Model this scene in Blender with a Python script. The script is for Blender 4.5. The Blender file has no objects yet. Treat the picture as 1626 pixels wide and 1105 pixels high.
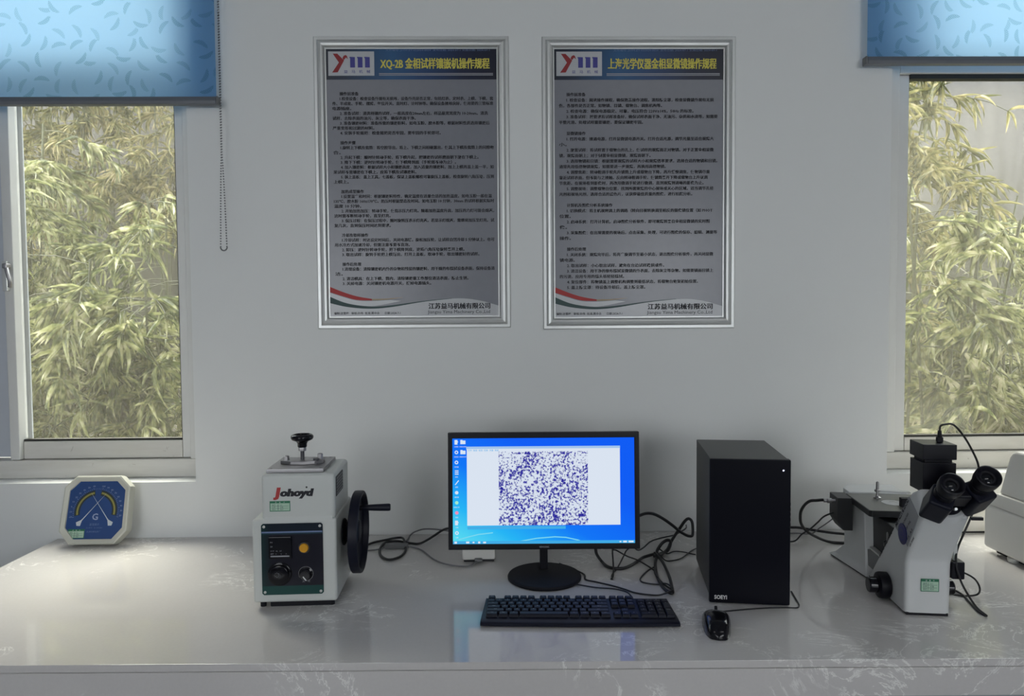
import bpy, bmesh, math, random
from mathutils import Matrix, Vector
random.seed(7)
scn = bpy.context.scene
COL = scn.collection
R = math.radians

# ------------------------------------------------------------------ camera, light, exposure
def make_camera(pitch, yaw, roll, loc, f):
    p, y, r = R(pitch), R(yaw), R(roll)
    fw = Vector((math.sin(y) * math.cos(p), math.cos(y) * math.cos(p), -math.sin(p)))
    rt = Vector((math.cos(y), -math.sin(y), 0)); up = rt.cross(fw)
    rt2 = rt * math.cos(r) + up * math.sin(r); up2 = -rt * math.sin(r) + up * math.cos(r)
    m = Matrix((rt2, up2, -fw)).transposed().to_4x4(); m.translation = loc
    cd = bpy.data.cameras.new('camera'); cd.sensor_width = 36.0; cd.lens = f / 1626 * 36.0; cd.clip_start = .05
    c = bpy.data.objects.new('camera', cd); COL.objects.link(c); c.matrix_world = m; scn.camera = c
make_camera(2.3724, .9931, -.4264, (0, -2.26, 1.489), 1150)

world = bpy.data.worlds.new('sky'); scn.world = world; world.use_nodes = True
bg = world.node_tree.nodes['Background']; bg.inputs[0].default_value = (.93, .97, 1.0, 1); bg.inputs[1].default_value = 6.0
def area_light(name, loc, rot, sx, sy, power, col):
    l = bpy.data.lights.new(name, 'AREA'); l.shape = 'RECTANGLE'; l.size = sx; l.size_y = sy; l.energy = power; l.color = col
    o = bpy.data.objects.new(name, l); COL.objects.link(o); o.location = loc; o.rotation_euler = rot; return o
# unseen fill added in the rear wall openings, as daylight from behind the camera
area_light('rear_fill', (-1.7, -5.12, 1.75), (R(90), 0, 0), 1.5, 1.5, .5, (.82, .93, 1.0))
area_light('rear_fill', (1.7, -5.12, 1.75), (R(90), 0, 0), 1.5, 1.5, .5, (.82, .93, 1.0))
# two unseen area lights overhead, added to brighten the counter
for lx in (-1.1, 1.1): area_light('overhead_fill', (lx, -2.4, 2.96), (0, 0, 0), 1.2, .3, 4.4, (1, 1, .98))
sun = bpy.data.lights.new('sun', 'SUN'); sun.energy = 9.0; sun.angle = R(40); sun.color = (1, .95, .82)
so = bpy.data.objects.new('sun', sun); COL.objects.link(so); so.rotation_euler = (R(-33), R(-14), 0)
vs = scn.view_settings
scn.display_settings.display_device = 'sRGB'
vs.view_transform = 'Standard'; vs.look = 'None'; vs.gamma = 1; vs.use_curve_mapping = False
vs.exposure = 0.0

# ------------------------------------------------------------------ materials
def lin(c): return c / 12.92 if c <= .04045 else ((c + .055) / 1.055) ** 2.4
def rgb(r, g, b): return (lin(r / 255), lin(g / 255), lin(b / 255), 1)
class NT:
    def __init__(s, name):
        s.m = bpy.data.materials.new(name); s.m.use_nodes = True; s.t = s.m.node_tree; s.t.nodes.clear()
        s.out = s.n('ShaderNodeOutputMaterial')
    def n(s, typ, **kw):
        o = s.t.nodes.new(typ)
        for k, v in kw.items(): setattr(o, k, v)
        return o
    def l(s, a, b): s.t.links.new(a, b)
    def val(s, sock, v):
        if hasattr(v, 'links'): s.l(v, sock)
        else: sock.default_value = v
    def math(s, op, a, b=0.0, c=0.0):
        o = s.n('ShaderNodeMath', operation=op); s.val(o.inputs[0], a); s.val(o.inputs[1], b); s.val(o.inputs[2], c); return o.outputs[0]
    def mix(s, f, a, b):
        o = s.n('ShaderNodeMix', data_type='RGBA'); s.val(o.inputs[0], f); s.val(o.inputs[6], a); s.val(o.inputs[7], b); return o.outputs[2]
    def ramp(s, f, stops, interp='LINEAR'):
        o = s.n('ShaderNodeValToRGB'); cr = o.color_ramp; cr.interpolation = interp
        while len(cr.elements) < len(stops): cr.elements.new(.5)
        for e, (p, c) in zip(cr.elements, stops): e.position = p; e.color = c
        s.l(f, o.inputs[0]); return o.outputs[0]
    def coord(s, which='Object'): return s.n('ShaderNodeTexCoord').outputs[which]
    def mapping(s, v, scale=(1, 1, 1), rot=(0, 0, 0), loc=(0, 0, 0)):
        o = s.n('ShaderNodeMapping'); s.l(v, o.inputs[0]); o.inputs[1].default_value = loc; o.inputs[2].default_value = rot; o.inputs[3].default_value = scale; return o.outputs[0]
    def noise(s, v, scale, detail=3, rough=.5, dist=0.0):
        o = s.n('ShaderNodeTexNoise'); s.l(v, o.inputs['Vector']); o.inputs['Scale'].default_value = scale
        o.inputs['Detail'].default_value = detail; o.inputs['Roughness'].default_value = rough; o.inputs['Distortion'].default_value = dist; return o.outputs[0]
    def bump(s, h, strength, dist=.001):
        o = s.n('ShaderNodeBump'); s.l(h, o.inputs['Height']); o.inputs['Strength'].default_value = strength; o.inputs['Distance'].default_value = dist; return o.outputs[0]
    def bsdf(s, col, rough=.5, metal=0.0, **kw):
        o = s.n('ShaderNodeBsdfPrincipled'); s.val(o.inputs['Base Color'], col); s.val(o.inputs['Roughness'], rough); o.inputs['Metallic'].default_value = metal
        for k, v in kw.items(): s.val(o.inputs[k], v)
        return o.outputs[0]
    def done(s, shader): s.l(shader, s.out.inputs[0]); return s.m

def plain(name, col, rough=.5, metal=0.0, var=.06, scale=40, bump=.0, **kw):
    """Procedural paint/plastic/metal: faint tonal mottling and fine relief."""
    t = NT(name); co = t.coord(); nz = t.noise(co, scale, 4)
    dark = tuple(c * (1 - var) for c in col[:3]) + (1,); light = tuple(min(1, c * (1 + var)) for c in col[:3]) + (1,)
    if bump: kw['Normal'] = t.bump(t.noise(co, scale * 12, 2), bump, .0005)
    return t.done(t.bsdf(t.mix(nz, dark, light), rough, metal, **kw))
def brushed(name, col, rough, stretch):
    t = NT(name); co = t.mapping(t.coord(), stretch); nz = t.noise(co, 60, 4)
    c = t.mix(nz, tuple(x * .8 for x in col[:3]) + (1,), col)
    return t.done(t.bsdf(c, t.math('MULTIPLY_ADD', nz, .2, rough), 1.0))
def glow(name, col, s=1.0):
    t = NT(name); e = t.n('ShaderNodeEmission'); e.inputs[0].default_value = col; e.inputs[1].default_value = s; return t.done(e.outputs[0])

M = {}
M['wall'] = plain('wall_paint', (.74, .75, .74, 1), .75, 0, .03, 2.2, .25)
M['room'] = plain('room_paint', (.34, .35, .37, 1), .8, 0, .03, 3, .2)
M['floor'] = plain('floor_vinyl', (.16, .17, .19, 1), .4, 0, .1, 6)
M['pvc'] = plain('window_pvc', (.66, .66, .64, 1), .4, 0, .05, 14)
def worn_pvc():
    t = NT('worn_window_pvc'); co = t.coord(); a = t.noise(t.mapping(co, (1, 1, 9)), 5, 5, .6)
    d = t.ramp(t.noise(co, 24, 5, .65, .6), [(.66, (0, 0, 0, 1)), (.72, (1, 1, 1, 1))])
    c = t.mix(a, (.55, .53, .48, 1), (.74, .73, .70, 1)); c = t.mix(t.math('MULTIPLY', d, .55), c, (.16, .14, .11, 1))
    return t.done(t.bsdf(c, .45))
M['pvc_worn'] = worn_pvc()
M['gasket'] = plain('black_rubber', (.015, .014, .012, 1), .6)
def counter():
    t = NT('quartz_counter'); co = t.coord()
    mott = t.noise(co, 3, 4, .55); fine = t.noise(co, 160, 3, .6)
    v = t.noise(t.mapping(co, (1, 1.6, 1), (0, 0, .5)), 5, 7, .66, 2.2)
    vein = t.ramp(t.math('ABSOLUTE', t.math('SUBTRACT', v, .5)), [(0, (1, 1, 1, 1)), (.020, (0, 0, 0, 1))])
    mask = t.ramp(t.noise(co, 3.1, 4, .6), [(.51, (0, 0, 0, 1)), (.58, (1, 1, 1, 1))])
    c = t.mix(mott, (.56, .54, .53, 1), (.66, .635, .62, 1)); c = t.mix(t.math('MULTIPLY', fine, .16), c, (.30, .29, .28, 1))
    c = t.mix(t.math('MULTIPLY', t.math('MULTIPLY', vein, mask), .8), c, (.95, .94, .90, 1))
    return t.done(t.bsdf(c, .06))
M['counter'] = counter()
M['cabinet'] = plain('cabinet_laminate', (.30, .32, .36, 1), .5)
M['white'] = plain('white_enamel', (.56, .58, .56, 1), .33, 0, .02, 20, .08)
M['scope_white'] = plain('white_cast_housing', (.60, .61, .61, 1), .35, 0, .02, 20, .06)
M['case_white'] = plain('cream_white_plastic', (.68, .67, .64, 1), .4, 0, .02, 20, .06)
M['ivory'] = plain('ivory_plastic', (.55, .55, .48, 1), .38, 0, .03, 20)
M['black'] = plain('black_plastic', (.006, .006, .010, 1), .38, 0, .1, 30, .05, **{'Specular IOR Level': .22})
M['black_matt'] = plain('black_matt_plastic', (.010, .010, .014, 1), .6, 0, .1, 30, .1, **{'Specular IOR Level': .22})
M['black_gloss'] = plain('black_gloss_plastic', (.005, .005, .008, 1), .14, **{'Specular IOR Level': .35})
M['blue_black'] = plain('blue_black_plastic', (.006, .007, .016, 1), .42, 0, .1, 30, .05, **{'Specular IOR Level': .22})
M['tower_metal'] = plain('black_painted_steel', (.030, .031, .030, 1), .42, 0, .1, 90, .2)
M['tower_front'] = plain('tower_front_plastic', (.0035, .0038, .008, 1), .35, **{'Specular IOR Level': .12})
M['steel'] = brushed('machined_steel', (.42, .41, .42, 1), .3, (1, 6, 6))
M['steel_dark'] = plain('dark_machined_steel', (.10, .10, .11, 1), .4, .8)
M['alu'] = plain('satin_aluminium', (.60, .61, .60, 1), .36, .55, .05, 8)
M['grey_plastic'] = plain('grey_plastic', (.16, .165, .17, 1), .5)
M['grey_dark'] = plain('dark_grey_casting', (.018, .019, .021, 1), .5)
M['cable'] = plain('black_cable', (.009, .009, .011, 1), .45)
M['cable_grey'] = plain('grey_cable', (.16, .16, .17, 1), .5)
M['rail'] = plain('blind_rail_grey', (.13, .14, .16, 1), .45)
M['yellow'] = plain('amber_button', (.62, .30, .012, 1), .3)
M['ink'] = plain('black_ink', (.012, .012, .018, 1), .7)
M['ink_white'] = plain('white_ink', (.70, .70, .70, 1), .6)
M['ink_grey'] = plain('grey_ink', (.30, .31, .34, 1), .6)
M['ink_yellow'] = plain('yellow_ink', (.62, .55, .09, 1), .6)
M['ink_red'] = plain('red_ink', (.40, .035, .035, 1), .6)
M['ink_dred'] = plain('dark_red_ink', (.26, .018, .022, 1), .6)
M['ink_navy'] = plain('navy_ink', (.05, .05, .25, 1), .6)
M['ink_green'] = plain('green_ink', (.02, .16, .08, 1), .6)
M['ink_dgreen'] = plain('dark_green_ink', (.04, .075, .075, 1), .6)
M['ink_tan'] = plain('tan_ink', (.36, .27, .17, 1), .6)
M['ink_pale'] = plain('pale_blue_ink', (.14, .2, .36, 1), .6)
M['sticker'] = plain('green_tinted_label', (.40, .58, .44, 1), .45)
M['sticker_grey'] = plain('grey_label', (.30, .305, .32, 1), .4)
M['paper'] = plain('poster_white', (.46, .47, .49, 1), .3)
M['paper_grey'] = plain('poster_grey_print', (.20, .205, .235, 1), .28)
M['emblem'] = plain('blue_emblem', (.012, .012, .11, 1), .3)
M['dial_blue'] = plain('dial_blue', (.012, .055, .20, 1), .35)
M['dial_black'] = plain('dial_black_band', (.02, .03, .03, 1), .4)
M['dial_yellow'] = plain('dial_yellow_band', (.28, .26, .06, 1), .4)
M['dial_mark'] = plain('dial_white_marks', (.32, .38, .55, 1), .5)
M['needle'] = plain('needle_silver', (.55, .6, .64, 1), .35)
def panel_print():
    t = NT('control_panel_print'); g = t.n('ShaderNodeSeparateXYZ'); t.l(t.coord('Generated'), g.inputs[0])
    c = t.ramp(g.outputs[2], [(0, (.010, .055, .050, 1)), (.125, (.012, .012, .020, 1)), (.845, (.020, .045, .065, 1)), (.875, (.010, .016, .026, 1))], 'CONSTANT')
    side = t.ramp(g.outputs[0], [(0, (1, 1, 1, 1)), (.16, (0, 0, 0, 1))])
    return t.done(t.bsdf(t.mix(t.math('MULTIPLY', side, .5), c, (.008, .05, .045, 1)), .3, **{'Specular IOR Level': .2}))
M['panel'] = panel_print()
def header():
    t = NT('poster_header_print'); g = t.n('ShaderNodeSeparateXYZ'); t.l(t.coord('Generated'), g.inputs[0])
    c = t.ramp(g.outputs[0], [(0, (.006, .010, .022, 1)), (.12, (.006, .02, .05, 1)), (.38, (.012, .085, .21, 1)), (.55, (.01, .05, .15, 1)), (.8, (.008, .014, .045, 1)), (1, (.006, .008, .02, 1))])
    return t.done(t.bsdf(c, .3))
M['header'] = header()
def glass():
    t = NT('dirty_window_glass'); co = t.coord()
    a = t.noise(t.mapping(co, (1, 1, .35)), 3.5, 5, .6); b = t.noise(t.mapping(co, (9, 9, 1.2)), 6, 5, .7); spots = t.noise(co, 90, 3, .6)
    f = t.math('ADD', t.math('MULTIPLY', a, .22), t.math('MULTIPLY', b, .12))
    f = t.math('ADD', f, t.ramp(spots, [(.62, (0, 0, 0, 1)), (.72, (.12, .12, .12, 1))])); f = t.math('MULTIPLY', f, GLASS)
    tr = t.n('ShaderNodeBsdfTransparent'); tr.inputs[0].default_value = (.97, .98, .96, 1)
    tl = t.n('ShaderNodeBsdfTranslucent'); tl.inputs[0].default_value = (.86, .82, .68, 1)
    df = t.n('ShaderNodeBsdfDiffuse'); df.inputs[0].default_value = (.45, .43, .36, 1)
    dirt = t.n('ShaderNodeMixShader'); dirt.inputs[0].default_value = .25; t.l(tl.outputs[0], dirt.inputs[1]); t.l(df.outputs[0], dirt.inputs[2])
    m1 = t.n('ShaderNodeMixShader'); t.l(f, m1.inputs[0]); t.l(tr.outputs[0], m1.inputs[1]); t.l(dirt.outputs[0], m1.inputs[2])
    gl = t.n('ShaderNodeBsdfGlossy'); gl.inputs['Roughness'].default_value = .02
    lw = t.n('ShaderNodeLayerWeight'); fr = t.math('MULTIPLY_ADD', t.math('POWER', lw.outputs['Facing'], 4.0), .5, .02)
    m2 = t.n('ShaderNodeMixShader'); t.l(fr, m2.inputs[0]); t.l(m1.outputs[0], m2.inputs[1]); t.l(gl.outputs[0], m2.inputs[2])
    return t.done(m2.outputs[0])
GLASS = .27
M['glass'] = glass()
M['frosted'] = plain('frosted_grey_panel', (.50, .53, .58, 1), .35, 0, .04, 8)
def fabric():
    t = NT('blue_feather_blind_fabric'); co = t.coord()
    sx = t.n('ShaderNodeSeparateXYZ'); t.l(co, sx.inputs[0]); cb = t.n('ShaderNodeCombineXYZ'); t.l(sx.outputs[0], cb.inputs[0]); t.l(sx.outputs[2], cb.inputs[1])
    v = t.n('ShaderNodeTexVoronoi', voronoi_dimensions='2D', feature='F1'); t.l(cb.outputs[0], v.inputs['Vector']); v.inputs['Scale'].default_value = 19; v.inputs['Randomness'].default_value = .8
    d = t.n('ShaderNodeVectorMath', operation='SUBTRACT'); sc = t.n('ShaderNodeVectorMath', operation='SCALE'); t.l(cb.outputs[0], sc.inputs[0]); sc.inputs['Scale'].default_value = 19
    pc = t.n('ShaderNodeVectorMath', operation='SCALE'); t.l(v.outputs['Position'], pc.inputs[0]); pc.inputs['Scale'].default_value = 19
    t.l(sc.outputs[0], d.inputs[0]); t.l(pc.outputs[0], d.inputs[1])
    cs = t.n('ShaderNodeSeparateXYZ'); t.l(v.outputs['Color'], cs.inputs[0])
    ro = t.n('ShaderNodeVectorRotate', rotation_type='Z_AXIS'); t.l(d.outputs[0], ro.inputs['Vector']); t.l(t.math('MULTIPLY', cs.outputs[0], 6.28), ro.inputs['Angle'])
    rs = t.n('ShaderNodeSeparateXYZ'); t.l(ro.outputs[0], rs.inputs[0])
    x, y = rs.outputs[0], rs.outputs[1]
    bend = t.math('MULTIPLY', t.math('MULTIPLY', x, x), .7)
    yy = t.math('DIVIDE', t.math('SUBTRACT', y, bend), .125); xx = t.math('DIVIDE', x, .43)
    rr = t.math('ADD', t.math('MULTIPLY', xx, xx), t.math('MULTIPLY', yy, yy))
    barb = t.math('MULTIPLY_ADD', t.math('SINE', t.math('MULTIPLY', t.math('ADD', x, t.math('ABSOLUTE', y)), 60)), .5, .5)
    f = t.math('MULTIPLY', t.math('MULTIPLY', t.math('LESS_THAN', rr, 1.0), barb), t.math('MULTIPLY_ADD', cs.outputs[1], .35, .55))
    weave = t.math('MULTIPLY', t.noise(co, 900, 2), .12)
    dc = t.mix(f, (.10, .26, .52, 1), (.03, .09, .24, 1)); tc = t.mix(f, (.36, .58, .80, 1), (.14, .34, .46, 1))
    df = t.n('ShaderNodeBsdfDiffuse'); t.l(dc, df.inputs[0]); tl = t.n('ShaderNodeBsdfTranslucent'); t.l(tc, tl.inputs[0])
    mx = t.n('ShaderNodeMixShader'); t.l(t.math('ADD', weave, .44), mx.inputs[0]); t.l(df.outputs[0], mx.inputs[1]); t.l(tl.outputs[0], mx.inputs[2])
    return t.done(mx.outputs[0])
M['fabric'] = fabric()
def leaf_mat(name, stops):
    t = NT(name); geo = t.n('ShaderNodeNewGeometry'); p = geo.outputs['Position']
    nz = t.noise(p, 2.6, 4, .7); n2 = t.noise(p, 19, 2, .5)
    c = t.ramp(t.math('ADD', t.math('MULTIPLY', nz, .4), t.math('MULTIPLY', n2, .6)), stops)
    pr = t.bsdf(c, .32); tl = t.n('ShaderNodeBsdfTranslucent'); t.l(c, tl.inputs[0])
    mx = t.n('ShaderNodeMixShader'); mx.inputs[0].default_value = .38; t.l(pr, mx.inputs[1]); t.l(tl.outputs[0], mx.inputs[2])
    return t.done(mx.outputs[0])
M['leaf'] = leaf_mat('bamboo_leaf', [(.34, (.02, .032, .010, 1)), (.45, (.085, .11, .032, 1)), (.54, (.34, .35, .15, 1)), (.64, (.70, .66, .47, 1))])  # random leaf tones; the brightest carry leaf highlights put into the colour
M['leaf_dry'] = leaf_mat('bamboo_leaf_dry', [(.34, (.03, .04, .012, 1)), (.45, (.12, .125, .04, 1)), (.56, (.36, .32, .14, 1)), (.66, (.56, .47, .30, 1))])
M['culm'] = plain('bamboo_culm', (.055, .06, .025, 1), .5, 0, .3, 12)
def soil():
    t = NT('leaf_litter_soil'); co = t.coord(); a = t.noise(co, 9, 6, .7); b = t.noise(co, 60, 4, .7)
    return t.done(t.bsdf(t.mix(b, t.mix(a, (.05, .043, .03, 1), (.13, .11, .075, 1)), (.1, .09, .06, 1)), .9))
M['soil'] = soil()
def outwall():
    t = NT('weathered_render'); co = t.coord(); a = t.noise(t.mapping(co, (3, 3, .5)), 3, 6, .65)
    sz = t.n('ShaderNodeSeparateXYZ'); t.l(co, sz.inputs[0])
    low_dark = t.ramp(t.math('ADD', t.math('MULTIPLY', sz.outputs[2], .25), t.math('MULTIPLY', a, .35)), [(.70, (1, 1, 1, 1)), (.86, (0, 0, 0, 1))])  # wall colour darker towards the bottom, with a ragged edge
    c = t.mix(low_dark, t.mix(a, (.06, .056, .052, 1), (.13, .122, .115, 1)), t.mix(a, (.022, .022, .014, 1), (.055, .052, .036, 1)))
    return t.done(t.bsdf(c, .9))
M['outwall'] = outwall()
def wallpaper():
    t = NT('screen_wallpaper'); g = t.n('ShaderNodeSeparateXYZ'); t.l(t.coord('Generated'), g.inputs[0])
    v = t.math('ADD', t.math('MULTIPLY', g.outputs[0], .75), t.math('MULTIPLY', g.outputs[2], .75))
    c = t.ramp(v, [(0, rgb(95, 230, 245)), (.28, rgb(40, 185, 250)), (.6, rgb(20, 120, 252)), (1, rgb(18, 95, 250))])
    e = t.n('ShaderNodeEmission'); t.l(c, e.inputs[0]); e.inputs[1].default_value = .95; return t.done(e.outputs[0])
M['wallpaper'] = wallpaper()
def micro():
    t = NT('screen_micrograph'); co = t.coord()
    a = t.noise(co, 165, 3, .6); b = t.noise(co, 28, 3, .6); c3 = t.noise(co, 380, 2, .5)
    v = t.math('ADD', t.math('MULTIPLY', a, .62), t.math('ADD', t.math('MULTIPLY', b, .22), t.math('MULTIPLY', c3, .16)))
    c = t.ramp(v, [(.40, rgb(35, 30, 150)), (.445, rgb(85, 85, 190)), (.475, rgb(120, 125, 165)), (.495, rgb(225, 235, 250))])
    e = t.n('ShaderNodeEmission'); t.l(c, e.inputs[0]); e.inputs[1].default_value = .9; return t.done(e.outputs[0])
M['micro'] = micro()
M['win_white'] = glow('screen_window_white', rgb(228, 238, 252), .9)
M['win_title'] = glow('screen_title_bar', rgb(170, 205, 245), .9)
M['icon_white'] = glow('screen_icon_white', rgb(225, 240, 255), .9)
M['icon_red'] = glow('screen_icon_pink', rgb(250, 150, 190), .9)
M['icon_green'] = glow('screen_icon_green', rgb(170, 245, 215), .9)
M['streak'] = glow('screen_streak', rgb(130, 225, 250), .9)
M['task'] = glow('screen_taskbar', rgb(70, 180, 240), .9)
M['led'] = glow('led_glow', (.75, .78, 1, 1), 4)

# ------------------------------------------------------------------ builders
class MB:
    def __init__(s): s.bm = bmesh.new()
    def _add(s, b, mat=None):
        if mat is not None: bmesh.ops.transform(b, matrix=mat, verts=b.verts)
        me = bpy.data.meshes.new('t'); b.to_mesh(me); b.free(); s.bm.from_mesh(me); bpy.data.meshes.remove(me); return s
    def box(s, x0, x1, y0, y1, z0, z1, bev=0, seg=2, mat=None):
        b = bmesh.new(); bmesh.ops.create_cube(b, size=1)
        for v in b.verts: v.co = Vector(((x0 + x1) / 2 + v.co.x * (x1 - x0), (y0 + y1) / 2 + v.co.y * (y1 - y0), (z0 + z1) / 2 + v.co.z * (z1 - z0)))
        if bev: bmesh.ops.bevel(b, geom=list(b.edges), offset=bev, segments=seg, profile=.5, affect='EDGES')
        return s._add(b, mat)
    def prism(s, poly, axis, a0, a1, bev=0, seg=2, mat=None, edges=None):
        """Extrude a 2-D polygon along an axis ('x': poly=(y,z), 'y': poly=(x,z), 'z': poly=(x,y))."""
        b = bmesh.new()
        def P(u, v, w): return {'x': (w, u, v), 'y': (u, w, v), 'z': (u, v, w)}[axis]
        A = [b.verts.new(P(u, v, a0)) for u, v in poly]; B = [b.verts.new(P(u, v, a1)) for u, v in poly]; n = len(poly)
        b.faces.new(A); b.faces.new(B[::-1])
        for i in range(n): b.faces.new((A[i], B[i], B[(i + 1) % n], A[(i + 1) % n]))
        bmesh.ops.recalc_face_normals(b, faces=b.faces)
        if bev: bmesh.ops.bevel(b, geom=[e for e in b.edges if edges is None or edges(e)], offset=bev, segments=seg, profile=.5, affect='EDGES')
        return s._add(b, mat)
    def lathe(s, prof, origin=(0, 0, 0), direction=(0, 0, 1), n=32, cap=True):
        """Revolve (radius, height) pairs about a direction."""
        b = bmesh.new(); rings = []
        for r, h in prof:
            if r < 1e-6: rings.append([b.verts.new((0, 0, h))])
            else: rings.append([b.verts.new((r * math.cos(2 * math.pi * i / n), r * math.sin(2 * math.pi * i / n), h)) for i in range(n)])
        for a, c in zip(rings, rings[1:]):
            for i in range(n):
                j = (i + 1) % n
                if len(a) == 1 and len(c) == 1: continue
                if len(a) == 1: b.faces.new((a[0], c[i], c[j]))
                elif len(c) == 1: b.faces.new((a[i], c[0], a[j]))
                else: b.faces.new((a[i], c[i], c[j], a[j]))
        if cap:
            for rg in (rings[0], rings[-1]):
                if len(rg) > 1: b.faces.new(rg)
        bmesh.ops.recalc_face_normals(b, faces=b.faces)
        q = Vector((0, 0, 1)).rotation_difference(Vector(direction).normalized()).to_matrix().to_4x4(); q.translation = origin
        return s._add(b, q)
    def cyl(s, p0, p1, r0, r1=None, n=24, bev=0):
        r1 = r0 if r1 is None else r1; d = Vector(p1) - Vector(p0); L = d.length
        pr = [(r0, 0), (r1, L)] if not bev else [(r0 - bev, 0), (r0 - bev * .3, bev * .3), (r0, bev), (r1, L - bev), (r1 - bev * .3, L - bev * .3), (r1 - bev, L)]
        return s.lathe(pr, p0, d, n)
    def tube(s, pts, r, n=8, smooth=6):
        P = [Vector(p) for p in pts]
        if smooth > 1 and len(P) > 2:
            Q = []; E = [2 * P[0] - P[1]] + P + [2 * P[-1] - P[-2]]
            for i in range(1, len(E) - 2):
                a, b_, c, d = E[i - 1:i + 3]
                for k in range(smooth):
                    t = k / smooth
                    Q.append(.5 * ((2 * b_) + (c - a) * t + (2 * a - 5 * b_ + 4 * c - d) * t * t + (3 * b_ - a - 3 * c + d) * t ** 3))
            Q.append(P[-1]); P = Q
        b = bmesh.new(); rings = []; up = None
        for i, p in enumerate(P):
            t = (P[min(i + 1, len(P) - 1)] - P[max(i - 1, 0)]); t = t.normalized() if t.length > 1e-9 else Vector((0, 0, 1))
            if up is None: up = Vector((0, 0, 1)) if abs(t.z) < .9 else Vector((1, 0, 0))
            u = up - t * up.dot(t); u = u.normalized() if u.length > 1e-6 else t.orthogonal().normalized(); up = u; w = t.cross(u)
            rings.append([b.verts.new(p + (u * math.cos(2 * math.pi * k / n) + w * math.sin(2 * math.pi * k / n)) * r) for k in range(n)])
        for a, c in zip(rings, rings[1:]):
            for k in range(n): b.faces.new((a[k], a[(k + 1) % n], c[(k + 1) % n], c[k]))
        b.faces.new(rings[0][::-1]); b.faces.new(rings[-1])
        bmesh.ops.recalc_face_normals(b, faces=b.faces)
        return s._add(b)
    def poly(s, pts):
        b = bmesh.new(); b.faces.new([b.verts.new(p) for p in pts]); return s._add(b)
    def strip(s, A, B):
        b = bmesh.new(); a = [b.verts.new(p) for p in A]; c = [b.verts.new(p) for p in B]
        for i in range(len(a) - 1): b.faces.new((a[i], a[i + 1], c[i + 1], c[i]))
        return s._add(b)
    def mesh(s, me, mat):
        b = bmesh.new(); b.from_mesh(me); return s._add(b, mat)
    def build(s, name, mat, parent=None, smooth=40):
        me = bpy.data.meshes.new(name); s.bm.to_mesh(me); s.bm.free(); me.materials.append(mat)
        if smooth:
            me.polygons.foreach_set('use_smooth', [True] * len(me.polygons)); me.set_sharp_from_angle(angle=R(smooth))
        o = bpy.data.objects.new(name, me); COL.objects.link(o)
        if smooth and len(me.polygons) < 3000: w = o.modifiers.new('even_normals', 'WEIGHTED_NORMAL'); w.keep_sharp = True
        if parent: o.parent = parent
        return o
def tag(o, label=None, cat=None, group=None, kind=None):
    if label: o['label'] = label
    if cat: o['category'] = cat
    if group: o['group'] = group
    if kind: o['kind'] = kind
    return o
def thing(name, label, cat, loc=(0, 0, 0), rot=(0, 0, 0), group=None):
    o = bpy.data.objects.new(name, None); COL.objects.link(o); o.location = loc; o.rotation_euler = rot; o.empty_display_size = .05
    return tag(o, label, cat, group)
def struct(name, loc=(0, 0, 0)):
    o = bpy.data.objects.new(name, None); COL.objects.link(o); o.location = loc; o['kind'] = 'structure'; return o
BX = MB
_tc = bpy.data.curves.new('lettering', 'FONT'); _to = bpy.data.objects.new('lettering', _tc); COL.objects.link(_to)
def text_mesh(body, bold=0.0, shear=0.0, res=2):
    """Lettering as a flat mesh, size 1, in the XY plane, starting at x = 0."""
    _tc.body = body; _tc.offset = bold; _tc.shear = shear; _tc.resolution_u = res; _tc.fill_mode = 'FRONT' if hasattr(_tc, 'fill_mode') and _tc.dimensions == '2D' else _tc.fill_mode
    bpy.context.view_layer.update()
    return bpy.data.meshes.new_from_object(_to.evaluated_get(bpy.context.evaluated_depsgraph_get()))
def put_text(mb, body, x, y, z, size, width=None, bold=0.0, shear=0.0, align='L', frame=None, res=2, twice=0):
    """Write on a plane facing -Y at local (x, y, z); width squeezes the line to fit."""
    me = text_mesh(body, bold, shear, res)
    xs = [v.co.x for v in me.vertices]
    if not xs: return
    x0, x1 = min(xs), max(xs); sx = size if width is None else width / (x1 - x0)
    off = {'L': -x0 * sx, 'C': -(x0 + x1) / 2 * sx, 'R': -x1 * sx}[align]
    mat = Matrix(((sx, 0, 0, x + off), (0, 0, -1, y), (0, size, 0, z), (0, 0, 0, 1)))
    if frame is not None: mat = frame @ mat
    mb.mesh(me, mat)
    if twice:
        m2 = Matrix.Translation((size * twice, -.00005, 0)) @ mat if frame is None else frame @ Matrix.Translation((size * twice, -.00005, 0)) @ frame.inverted() @ mat
        mb.mesh(me, m2)
    bpy.data.meshes.remove(me)
CZ = .8113     # counter height

# ------------------------------------------------------------------ setting: room
def back_wall():
    b = MB(); X0, X1, L0, L1, R0, R1, S, T, H, th = -3.0, 3.0, -2.50, -.951, 1.226, 2.78, .9855, 2.85, 3.0, .24
    b.box(X0, X1, 0, th, -.02, S); b.box(X0, X1, 0, th, T, H)
    b.box(X0, L0, 0, th, S, T); b.box(L1, R0, 0, th, S, T); b.box(R1, X1, 0, th, S, T)
    tag(b.build('wall_back', M['wall'], smooth=0), kind='structure')
back_wall()
for nm, a in (('wall_left', (-3.12, -3.0, -5.3, .24, -.02, 3.0)), ('wall_right', (3.0, 3.12, -5.3, .24, -.02, 3.0)), ('ceiling', (-3.12, 3.12, -5.3, .24, 3.0, 3.1)), ('floor', (-3.12, 3.12, -5.3, .24, -.1, -.02))):
    tag(MB().box(*a).build(nm, M['floor'] if nm == 'floor' else M['room'], smooth=0), kind='structure')
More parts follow.
